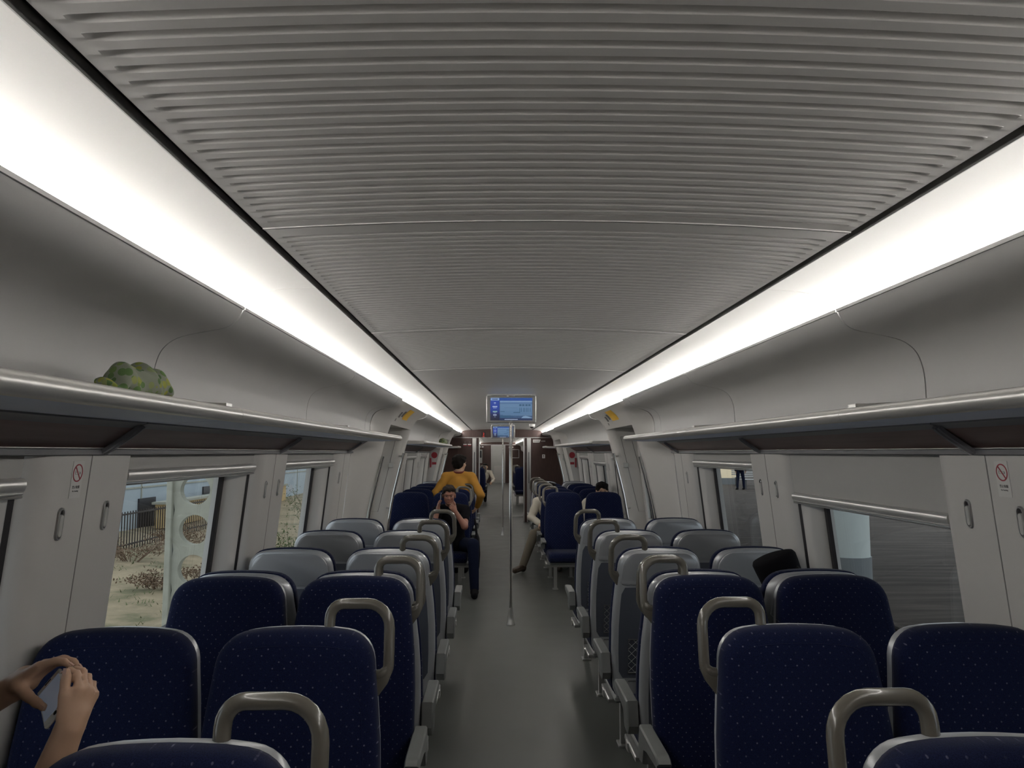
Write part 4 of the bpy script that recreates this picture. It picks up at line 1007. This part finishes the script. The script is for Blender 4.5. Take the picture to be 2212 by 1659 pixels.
mb = MB(); mb.box(-1.0, 1.0, 0, 1.2, .35, 3); mb.build('painted_glow_wall', E_ki, r); mb = MB(); mb.box(-1.0, 1.0, 0, 1.2, 0, .35); mb.build('plinth', M['colg'], r)
for k, (x, y) in enumerate(((12.6, 37.5), (13.3, 41.0))):
    r = empty('platform_bench', (x, y, -.05)); tag(r, 'metal slatted bench on the platform, second right window, ' + ('nearer' if k == 0 else 'farther') + ' one', 'bench', 'platform benches')
    mb = MB()
    for q in range(5): mb.bbox(-1, 1, .1*q, .1*q+.07, .44, .47, .005)
    mb.build('bench_seat', M['alu'], r); mb = MB()
    for q in range(4): mb.bbox(-1, 1, .5, .53, .55+.1*q, .62+.1*q, .005)
    mb.build('backrest', M['alu'], r)
    for sx in (-.8, .8): mb = MB(); mb.bbox(sx-.03, sx+.03, .05, .45, 0, .44, .005); mb.build('leg', M['steel_dark'], r)

# ------------------------------------------------------------------ people
SK = mat('skin', (.44, .275, .185), .5, var=.06, scale=30); SKd = mat('tanned_skin', (.27, .12, .08), .5, var=.08, scale=30)
HAIR = mat('black_hair', (.008, .006, .005), .8, spec=.15, var=.4, scale=60, bump=.6, bscale=120)
HAIRg = mat('dark_brown_hair', (.022, .016, .013), .8, spec=.2, var=.4, scale=60, bump=.6, bscale=120)
EYE = mat('eye_dark', (.01, .008, .007), .2); EYW = mat('eye_white', (.16, .11, .09), .5); LIP = mat('lips', (.24, .08, .06), .5); NAIL = mat('nail', (.45, .27, .20), .35)
def V(*a): return Vector(a)
def head_prims(c, f, u, k=.012, sc_=1.):
    """c = centre of the skull, f forward, u up"""
    f = Vector(f).normalized(); u = Vector(u); u = (u-f*u.dot(f)).normalized(); r = f.cross(u); A_ = axes(f, u); c = Vector(c)
    P = lambda x, y, z: tuple(c+(r*x+f*y+u*z)*sc_)
    e = lambda p, q, kk=k: ('e', P(*p), tuple(i*sc_ for i in q), A_, {'k': kk})
    q = [e((0, -.012, .030), (.074, .094, .085)), e((0, .022, -.028), (.060, .072, .082)), e((0, .045, -.078), (.036, .040, .032)), e((0, .082, -.090), (.016, .014, .016), .01),
         e((0, .086, .020), (.050, .018, .013), .014), e((.036, .072, -.022), (.020, .018, .018), .012), e((-.036, .072, -.022), (.020, .018, .018), .012),
         ('c', P(0, .090, .006), P(0, .112, -.030), .007*sc_, .012*sc_, {'k': .008}), e((.011, .100, -.034), (.008, .010, .008), .005), e((-.011, .100, -.034), (.008, .010, .008), .005),
         e((0, .092, -.058), (.023, .010, .006), .005), e((0, .090, -.067), (.020, .010, .006), .005)]
    for sx in (-1, 1): q.append(('e', P(sx*.076, -.004, -.008), (.010*sc_, .020*sc_, .032*sc_), A_, {'k': .006}))
    return q, P, A_
def add_face(par, P, A_, sc_=1., lips=True):
    for sx in (-1, 1):
        mb = MB(); mb.ell((0, 0, 0), (.0125*sc_, .007*sc_, .0062*sc_), 12, 8); T = Matrix([[*A_[i], 0] for i in range(3)]+[[0, 0, 0, 1]]); c = Vector(P(sx*.031, .0885, .000))
        mb.v = [tuple(T @ Vector(p)+c) for p in mb.v]; mb.build('eye', EYW, par, smooth=60)
        mb = MB(); mb.ell((0, .0045*sc_, 0), (.0058*sc_, .004*sc_, .0056*sc_), 10, 6); mb.v = [tuple(T @ Vector(p)+c) for p in mb.v]; mb.build('iris', EYE, par, smooth=60)
        mb = MB(); mb.tube([P(sx*.014, .1005, .0185), P(sx*.032, .0985, .0235), P(sx*.050, .0865, .0185)], [.0022, .0030, .0015], 6); mb.build('eyebrow', HAIR, par)
    if lips:
        mb = MB(); mb.tube([P(-.022, .094, -.062), P(0, .1015, -.060), P(.022, .094, -.062)], [.002, .0042, .002], 6, sq=.8); mb.build('lips', LIP, par, smooth=60)
def hair_obj(par, P, A_, m=None, sc_=1., fringe=.0, long=.0):
    e = lambda p, q: ('e', P(*p), tuple(i*sc_ for i in q), A_)
    pr = [e((0, -.022, .050), (.082, .098, .078)), e((0, -.050, .008), (.076, .070, .080)), e((0, .050, .082+fringe), (.060, .040, .030)), e((.045, .02, .075), (.035, .05, .035)), e((-.045, .02, .075), (.035, .05, .035)), e((.070, -.02, .025), (.014, .035, .035)), e((-.070, -.02, .025), (.014, .035, .035))]
    v, f = sdf_mesh(pr, .005*sc_, .012); mb = MB(); rd = random.Random(2)
    mb.add([(a+.0035*math.sin(90*c+40*b), b+.0035*math.sin(80*a+30*c), c+.003*math.sin(110*a+60*b)) for a, b, c in v], f); return mb.build('hair', m or HAIR, par, smooth=80)
def hand_prims(w, d, n, curl=(.5,)*4, spread=.16, thumb=(.9, .5), side=1, L=1., tcurl=.5):
    """w wrist, d finger direction, n = direction the palm faces, side = which side (along d x n) the thumb is on; returns prims and fingertip list"""
    w = Vector(w); d = Vector(d).normalized(); n = Vector(n); n = (n-d*n.dot(d)).normalized(); s_ = d.cross(n)*side
    P = lambda a, b, c: w+(d*a+s_*b+n*c)*L
    q = [('c', tuple(P(.0, 0, 0)), tuple(P(.03, 0, 0)), .024*L, .028*L, {'k': .012})]
    base = [.030, .011, -.010, -.029]; ln = [.068, .076, .070, .055]; rr = [.0090, .0093, .0088, .0078]
    for b in base: q.append(('c', tuple(P(.015, b*.62, 0)), tuple(P(.082-abs(b-.008)*.22, b, 0)), .0150*L, .0118*L, {'k': .010}))
    tips = []
    for i in range(4):
        p = P(.086-abs(base[i]-.008)*.25, base[i], .001); a = -.12; fr = (.46, .30, .24); c = curl[i]; dd = (d+s_*spread*(1.5-i)*.35).normalized()
        for j in range(3):
            a += c*(.9 if j == 0 else 1.15); q2 = p+(dd*math.cos(a)+n*math.sin(a))*ln[i]*fr[j]*L
            q.append(('c', tuple(p), tuple(q2), rr[i]*(1-.10*j)*L, rr[i]*(1-.10*(j+1))*L, {'k': .0035})); p = q2
        tips.append((p, (dd*math.cos(a)+n*math.sin(a)), -(n*math.cos(a)-dd*math.sin(a)), rr[i]*.72*L))
    p = P(.022, .026, .006); td = (d*thumb[0]+s_*.55+n*thumb[1]).normalized(); q2 = p+td*.040*L
    q.append(('c', tuple(p), tuple(q2), .0155*L, .0118*L, {'k': .010})); td2 = (td+(d*.6-s_*.5)*tcurl).normalized(); q3 = q2+td2*.030*L; q.append(('c', tuple(q2), tuple(q3), .0112*L, .0100*L, {'k': .004}))
    td3 = (td2+(d*.4-s_*.5)*tcurl).normalized(); q4 = q3+td3*.022*L; q.append(('c', tuple(q3), tuple(q4), .0098*L, .0082*L, {'k': .004}))
    tips.append((q4, td3, s_, .0075*L)); return q, tips
def nails(par, tips):
    for p, d, b, r in tips:
        b = (b-d*b.dot(d)).normalized(); c = p+b*r*.95; t = d.cross(b); mb = MB()
        mb.add([tuple(c-d*r*.9-t*r*.62), tuple(c-d*r*.9+t*r*.62), tuple(c+d*r*.8+t*r*.5), tuple(c+d*r*.8-t*r*.5), tuple(c-d*r*.9-t*r*.62-b*.002), tuple(c-d*r*.9+t*r*.62-b*.002), tuple(c+d*r*.8+t*r*.5-b*.002), tuple(c+d*r*.8-t*r*.5-b*.002)], [(0, 1, 2, 3), (4, 7, 6, 5), (0, 4, 5, 1), (1, 5, 6, 2), (2, 6, 7, 3), (3, 7, 4, 0)])
        mb.build('nail', NAIL, par)
def cap(a, b, ra, rb, k=.025): return ('c', tuple(a), tuple(b), ra, rb, {'k': k})
def figure(J, f, skin, label, torso_m, leg_m, shoe_m, hair_m=None, sleeve='long', hands=True, hand_kw=None, face=True, headf=None, headu=(0, 0, 1), h=.009, coatlen=.0, shoes=True, hairkw={}):
    """J: pelvis chest neck head, shl/shr el/er wl/wr hl/hr kl/kr al/ar (l = the person's left)"""
    f = Vector(f).normalized(); up = Vector((0, 0, 1)); r = f.cross(up).normalized(); J = {k: Vector(v) for k, v in J.items()}
    body = []; hp, P, A_ = head_prims(J['head'], headf or f, headu); body += hp
    body.append(cap(J['neck'], J['head']+Vector((0, 0, -.05)), .056, .052))
    tors = [('e', tuple(J['chest']), (.165, .105, .17), axes(f, J['neck']-J['pelvis']), {'k': .05}), ('e', tuple(J['pelvis']), (.155, .11, .11), axes(f, J['neck']-J['pelvis']), {'k': .05}), cap(J['pelvis'], J['chest'], .115, .12, .05), cap(J['chest'], J['neck'], .10, .05, .04)]
    for q in 'lr': tors.append(cap(J['neck']-up*.03, J['sh'+q], .055, .058, .03))
    arms = []; fore = []
    for q in 'lr':
        arms += [cap(J['sh'+q], J['e'+q], .053, .042)]; fore += [cap(J['e'+q], J['w'+q], .041, .026, .02)]
    legs = []
    for q in 'lr': legs += [cap(J['h'+q], J['k'+q], .082, .056, .03), cap(J['k'+q], J['a'+q], .056, .038, .02)]
    feet = []
    for q in 'lr':
        fd = Vector(J.get('f'+q, J['a'+q]+f*.17-up*.05)); feet += [cap(J['a'+q]-up*.03, fd, .040, .032, .02), cap(J['a'+q]-up*.05, J['a'+q]-up*.05-f*.03, .036, .034, .02)]
    allp = body+tors+arms+fore+legs+feet; tips_all = []
    for q in 'lr':
        kw = (hand_kw or {}).get(q)
        if kw:
            hp2, tips = hand_prims(J['w'+q], **kw); allp += hp2; tips_all += tips
    o = sdf_obj('person', allp, h, skin, None, .02); tag(o, label, 'person')
    def infl(ps, d): return [((p[0], p[1], p[2], p[3]+d, p[4]+d)+tuple(p[5:])) if p[0] == 'c' else ((p[0], p[1], tuple(x+d for x in p[2]))+tuple(p[3:])) for p in ps]
    top = infl(tors[:1]+tors[1:3], .014)+infl(tors[4:], .012)+infl(arms, .013)
    if sleeve == 'long': top += infl([('c', f_[1], tuple(Vector(f_[1])+(Vector(f_[2])-Vector(f_[1]))*.93), f_[3], f_[4]+.004, f_[5]) for f_ in fore], .012)
    if sleeve == 'short': top = infl(tors[:3], .014)+infl(tors[4:], .012)+infl([('c', a_[1], tuple(Vector(a_[1])+(Vector(a_[2])-Vector(a_[1]))*.55), a_[3], a_[4]+.006, a_[5]) for a_ in arms], .012)
    top.append(cap(J['chest'], J['neck']-up*.05, .11, .065, .04))
    v, fc = sdf_mesh(top, h, .03); mb = MB(); mb.add([(a+.004*math.sin(38*c+20*b), b+.004*math.sin(33*a+26*c), c) for a, b, c in v], fc); mb.build('jacket' if sleeve == 'long' else 'shirt', torso_m, o, smooth=80)
    tr = infl(tors[1:2], .010)+infl(legs, .014)
    sdf_obj('trousers', tr, h, leg_m, o, .03)
    if shoes: sdf_obj('shoe', infl(feet[:2], .008), .007, shoe_m, o, .02); sdf_obj('shoe', infl(feet[2:], .008), .007, shoe_m, o, .02)
    if hair_m: hair_obj(o, P, A_, hair_m, **hairkw)
    if face: add_face(o, P, A_)
    return o, P, A_, tips_all
BLK = mat('black_cloth', (.007, .0065, .008), .95, spec=.08, var=.2, scale=8); DNM = mat('dark_denim', (.008, .011, .026), .95, spec=.1, var=.2, scale=40)
MUS = mat('mustard_cloth', (.40, .19, .022), .85, var=.15, scale=10, bump=.3, bscale=80); WHC = mat('off_white_cloth', (.52, .48, .40), .9, var=.06, scale=10); BEI = mat('beige_cloth', (.17, .145, .11), .9, var=.1, scale=10); BRN = mat('brown_shoe', (.07, .05, .035), .5); RED_ = mat('dark_red_collar', (.16, .03, .02), .8)
PHN = mat('white_phone_shell', (.68, .70, .70), .3); PHS = mat('phone_display', (.07, .08, .095), .12, emit=(.30, .34, .42), es=.16); PHB = mat('black_phone_shell', (.02, .02, .022), .25)
def phone(name, c, up_, nrm, w, h_, t, shell, lab, disp=True):
    up_ = Vector(up_).normalized(); n = Vector(nrm); n = (n-up_*n.dot(up_)).normalized(); x = up_.cross(n)
    T = Matrix(((x.x, n.x, up_.x, c[0]), (x.y, n.y, up_.y, c[1]), (x.z, n.z, up_.z, c[2]), (0, 0, 0, 1)))
    r = empty(name); r.matrix_world = T; tag(r, lab, 'phone')
    mb = MB(); mb.bbox(-w/2, w/2, -t/2, t/2, -h_/2, h_/2, .003); mb.build('phone_body', shell, r)
    mb = MB(); mb.box(-w/2+.004, w/2-.004, t/2, t/2+.0006, -h_/2+.016, h_/2-.016); mb.build('phone_screen', PHS, r)
    mb = MB(); mb.tube([(0, t/2, -h_/2+.008), (0, t/2+.0008, -h_/2+.008)], .0045, 12); mb.build('home_button', PHB if shell is PHN else M['plastic'], r); mb = MB(); mb.tube([(-.008, t/2+.0006, h_/2-.008), (.008, t/2+.0006, h_/2-.008)], .001, 5); mb.build('speaker_slot', PHB if shell is PHN else M['plastic'], r)
    return r
# man on the phone, first row beyond the doors
DX = -.055
J = dict(pelvis=(-.62, 10.07, .56), chest=(-.63, 10.02, .86), neck=(-.655, 9.95, 1.04), head=(-.675, 9.86, 1.17), shl=(-.48, 9.98, .97), shr=(-.81, 9.98, .97), el=(-.475, 9.74, .80), er=(-.86, 9.76, .80), wl=(-.590, 9.715, .985), wr=(-.805, 9.80, .995),
         hl=(-.52, 10.0, .54), hr=(-.72, 10.0, .54), kl=(-.42, 9.55, .60), kr=(-.72, 9.55, .58), al=(-.40, 9.50, .09), ar=(-.74, 9.50, .09))
J = {k: (v[0]+(DX if k not in ('hl', 'kl', 'al') else 0), v[1], v[2]) for k, v in J.items()}
o, P, A_, tips = figure(J, (0.02, -1, 0), SKd, 'seated man in black T-shirt, phone at his ear, other hand on his nose', BLK, DNM, BLK, HAIRg, 'short', headf=(.05, -1, -.12),
    hand_kw={'l': dict(d=(-.50, .02, .62), n=(-.1, 1, .1), curl=(.65, .85, 1.0, 1.1), side=-1, tcurl=.3, L=.9), 'r': dict(d=(.02, .10, .95), n=(.95, .2, 0), curl=(.45, .5, .55, .6), side=1, L=.9)}, h=.007)
phone('phone', (-.828, 9.85, 1.125), (.05, -.16, 1), (-1, -.25, .1), .068, .140, .008, PHB, 'black phone held to the seated man\'s ear')
# bag hanging by his knee
r = empty('shoulder_bag', (-.385, 9.77, .28)); tag(r, 'black bag hanging on the aisle side of the seated man', 'bag')
mb = MB()
def br(z, wx, wy, b=.02): return [(wx*cx, wy*cy, z) for cx, cy in ((-1, -.7), (-.7, -1), (.7, -1), (1, -.7), (1, .7), (.7, 1), (-.7, 1), (-1, .7))]
mb.rings([br(0, .02, .10), br(.02, .035, .14), br(.16, .045, .17), br(.36, .035, .16), br(.42, .015, .15)]); mb.build('bag_body', BLK, r, smooth=50)
mb = MB(); mb.tube([(0, -.12, .42), (-.01, -.08, .54), (-.02, 0, .60), (-.01, .08, .54), (0, .12, .42)], .010, 8); mb.build('strap', BLK, r)
# standing person in mustard jacket
J = dict(pelvis=(-.345, 11.30, .92), chest=(-.36, 11.34, 1.20), neck=(-.365, 11.36, 1.40), head=(-.355, 11.39, 1.535), shl=(-.545, 11.34, 1.345), shr=(-.185, 11.34, 1.345), el=(-.69, 11.20, 1.12), er=(-.045, 11.20, 1.10), wl=(-.60, 11.22, .93), wr=(-.10, 11.40, .92),
         hl=(-.42, 11.3, .88), hr=(-.27, 11.3, .88), kl=(-.40, 11.33, .48), kr=(-.27, 11.33, .48), al=(-.39, 11.30, .09), ar=(-.27, 11.30, .09))
J = {k: (v[0]-.315, v[1]+.06, v[2]) for k, v in J.items()}
o, P, A_, tips = figure(J, (.05, 1, 0), SK, 'person standing with back turned in a mustard yellow jacket, elbows out', MUS, BLK, BLK, HAIR, 'long', headf=(.75, 1, 0), h=.009,
    hand_kw={'l': dict(d=(.5, .1, -.6), n=(1, 0, 0), side=1), 'r': dict(d=(-.4, .3, -.6), n=(-1, 0, 0), side=-1)}, hairkw=dict(sc_=1.12))
mb = MB(); c = Vector(J['neck'])+V(0, 0, .02); mb.tube([c+V(.072*math.cos(a), .068*math.sin(a), .010*math.sin(a)) for a in [2*math.pi*k/20 for k in range(21)]], .016, 8); mb.build('collar', RED_, o, smooth=60)
# passenger leaning between the seats with a black cap (third row, right window seat)
hc = Vector((1.215, 3.80, 1.085)); hu = Vector((-.36, .05, .93))
J = dict(pelvis=(1.27, 3.88, .57), chest=(1.27, 3.83, .80), neck=(1.235, 3.80, .985), head=hc, shl=(1.09, 3.84, .93), shr=(1.42, 3.84, .93), el=(1.04, 4.0, .70), er=(1.46, 3.98, .70), wl=(1.12, 4.10, .62), wr=(1.38, 4.10, .62),
         hl=(1.17, 3.92, .555), hr=(1.36, 3.92, .555), kl=(1.15, 4.10, .56), kr=(1.38, 4.10, .56), al=(1.15, 4.06, .09), ar=(1.38, 4.06, .09))
J.update(kl=(1.15, 4.03, .56), kr=(1.38, 4.03, .56), al=(1.15, 4.00, .09), ar=(1.38, 4.00, .09), fl=(1.15, 4.12, .05), fr=(1.38, 4.12, .05))
o, P, A_, tips = figure(J, (0, 1, 0), SKd, 'passenger in a black cap leaning between two seat backs on the right', BLK, BLK, BLK, HAIR, 'long', headf=(-.25, 1, -.1), headu=hu, h=.009,
    hand_kw={'l': dict(d=(.3, 1, -.2), n=(0, 0, -1), side=-1), 'r': dict(d=(-.3, 1, -.2), n=(0, 0, -1), side=1)})
mb = MB(); u = hu.normalized(); f_ = Vector((-.25, 1, -.1)); f_ = (f_-u*f_.dot(u)).normalized(); r_ = f_.cross(u); n = 28
def cr(z, a, b, of=0): return [tuple(hc+r_*(a*math.cos(2*math.pi*k/n))+f_*(b*math.sin(2*math.pi*k/n)-.01)+u*(z+of*math.cos(2*math.pi*k/n))) for k in range(n)]
mb.rings([cr(-.035, .086, .098), cr(-.03, .091, .103), cr(.02, .096, .108), (cr(.080, .101, .112)), cr(.112, .103, .112), cr(.126, .095, .104), cr(.132, .07, .08), cr(.134, .03, .03)])
mb.build('cap', BLK, o, smooth=60)
# passenger behind the first far window seat, right
J = dict(pelvis=(1.24, 10.98, .58), chest=(1.23, 10.95, .88), neck=(1.28, 10.93, 1.05), head=(1.315, 10.90, 1.165), shl=(1.42, 10.95, .985), shr=(1.11, 10.93, 1.0), el=(1.44, 10.75, .74), er=(1.045, 10.80, .80), wl=(1.33, 10.66, .64), wr=(1.08, 10.66, .63),
         hl=(1.33, 10.9, .56), hr=(1.15, 10.9, .56), kl=(1.33, 10.62, .56), kr=(1.14, 10.62, .56), al=(1.33, 10.58, .09), ar=(1.14, 10.58, .09), fl=(1.33, 10.48, .05), fr=(1.14, 10.48, .05))
o, P, A_, tips = figure(J, (0, -1, 0), SK, 'dark-haired passenger in white, only hair and forehead above the window seat back on the right', WHC, DNM, BLK, HAIR, 'long', h=.009,
    hand_kw={'l': dict(d=(-.3, -1, -.2), n=(0, 0, -1), side=1), 'r': dict(d=(.3, -1, -.2), n=(0, 0, -1), side=-1)}, hairkw=dict(sc_=1.08))
# passenger by the aisle, white sleeve and foot sticking out
J = dict(pelvis=(.70, 11.88, .58), chest=(.66, 11.84, .88), neck=(.66, 11.82, 1.04), head=(.665, 11.78, 1.13), shl=(.82, 11.83, .97), shr=(.47, 11.82, .96), el=(.86, 11.62, .73), er=(.375, 11.72, .75), wl=(.76, 11.52, .66), wr=(.50, 11.50, .66),
         hl=(.80, 11.8, .56), hr=(.62, 11.8, .56), kl=(.78, 11.52, .56), kr=(.46, 11.48, .55), al=(.76, 11.45, .09), ar=(.24, 11.38, .10), fr=(.12, 11.20, .05))
J.update(kr=(.40, 11.46, .52), fl=(.76, 11.36, .05))
o, P, A_, tips = figure(J, (0, -1, 0), SK, 'seated passenger with white sleeve and stretched leg sticking into the aisle', WHC, BEI, BRN, HAIR, 'long', h=.009,
    hand_kw={'l': dict(d=(-.3, -1, -.2), n=(0, 0, -1), side=1), 'r': dict(d=(.3, -1, -.2), n=(0, 0, -1), side=-1)})
# passenger in the next carriage
J = dict(pelvis=(-.62, 27.70, .58), chest=(-.56, 27.66, .88), neck=(-.52, 27.64, 1.06), head=(-.50, 27.60, 1.19), shl=(-.33, 27.65, 1.0), shr=(-.70, 27.65, 1.0), el=(-.20, 27.5, .74), er=(-.74, 27.45, .74), wl=(-.30, 27.3, .66), wr=(-.64, 27.3, .66),
         hl=(-.54, 27.62, .56), hr=(-.70, 27.62, .56), kl=(-.50, 27.36, .56), kr=(-.72, 27.36, .56), al=(-.50, 27.30, .09), ar=(-.72, 27.30, .09), fl=(-.5, 27.2, .05), fr=(-.72, 27.2, .05))
figure(J, (0, -1, 0), SK, 'distant passenger in a pale top seated in the next carriage, left of its aisle', WHC, BLK, BLK, HAIR, 'long', h=.011, hand_kw={'l': dict(d=(-.3, -1, -.2), n=(0, 0, -1), side=1), 'r': dict(d=(.3, -1, -.2), n=(0, 0, -1), side=-1)})
# person waiting on the platform
J = dict(pelvis=(11.35, 37, .88), chest=(11.35, 37, 1.18), neck=(11.35, 37, 1.40), head=(11.35, 36.98, 1.55), shl=(11.53, 37, 1.33), shr=(11.17, 37, 1.33), el=(11.6, 37, 1.05), er=(11.1, 37, 1.05), wl=(11.58, 36.9, .82), wr=(11.12, 36.9, .82),
         hl=(11.44, 37, .84), hr=(11.26, 37, .84), kl=(11.50, 37, .45), kr=(11.22, 36.95, .45), al=(11.52, 37, .05), ar=(11.18, 36.9, .05))
figure(J, (-.6, -1, 0), SK, 'person standing on the platform beyond the second right window, dark trousers in view', BLK, DNM, BLK, HAIR, 'long', h=.014, hand_kw={'l': dict(d=(0, 0, -1), n=(-1, 0, 0), side=1), 'r': dict(d=(0, 0, -1), n=(1, 0, 0), side=-1)})
# foreground: person at the left edge photographing with a white phone
pc = Vector((-1.027, 1.62, 1.217)); pup = Vector((-.565, .767, .30)).normalized()
W_r = Vector((-.962, 1.56, 1.180)); W_l = Vector((-1.130, 1.66, 1.225))
J = dict(pelvis=(-1.30, 1.62, .93), chest=(-1.33, 1.58, 1.20), neck=(-1.33, 1.56, 1.37), head=(-1.32, 1.53, 1.52), shl=(-1.37, 1.71, 1.30), shr=(-1.23, 1.43, 1.26), el=(-1.36, 1.70, 1.10), er=(-1.035, 1.55, .965), wl=W_l, wr=W_r,
         hl=(-1.27, 1.80, .88), hr=(-1.27, 1.63, .88), kl=(-1.27, 1.80, .48), kr=(-1.27, 1.63, .48), al=(-1.29, 1.80, .09), ar=(-1.29, 1.63, .09))
Rd = Vector((-.04, .10, 1)); 
o, P, A_, tips = figure(J, (1, .1, 0), SK, 'person at the left photo edge, bare forearms holding up a white phone with both hands', BLK, DNM, BLK, HAIR, 'short', h=.0055,
   hand_kw={'r': dict(d=(.25, .35, .9), n=(-.9, .3, .2), curl=(.75, .8, .85, .9), side=1, thumb=(1.3, .35), tcurl=.15, L=.86), 'l': dict(d=(.72, .1, .52), n=(.5, -.1, -.85), curl=(.42, .5, .6, .7), side=-1, thumb=(.5, 1.1), tcurl=.1, L=.95)})
nails(o, tips)
phone('phone', pc, pup, (-.555, -.625, .55), .062, .126, .008, PHN, 'white phone held up in both hands at the left photo edge')

# ------------------------------------------------------------------ world and sun
w = bpy.data.worlds.new('world'); sc.world = w; w.use_nodes = True; nt = w.node_tree; bg = nt.nodes['Background']
sky = nt.nodes.new('ShaderNodeTexSky'); sky.sky_type = 'HOSEK_WILKIE'; sky.turbidity = 8; sky.sun_direction = Vector((-.3, .2, .8)).normalized(); sky.ground_albedo = .3
mx = nt.nodes.new('ShaderNodeMix'); mx.data_type = 'RGBA'; mx.inputs['Factor'].default_value = .65; nt.links.new(sky.outputs[0], mx.inputs['A']); mx.inputs['B'].default_value = (.90, .94, 1., 1)
nt.links.new(mx.outputs['Result'], bg.inputs['Color']); bg.inputs['Strength'].default_value = 1.9

vs = sc.view_settings; sc.display_settings.display_device = 'sRGB'; vs.view_transform = 'Standard'; vs.look = 'None'; vs.gamma = 1; vs.use_curve_mapping = False; vs.exposure = 0
sc.cycles.use_denoising = True
sc.cycles.max_bounces = 8; sc.cycles.diffuse_bounces = 4; sc.cycles.transparent_max_bounces = 8
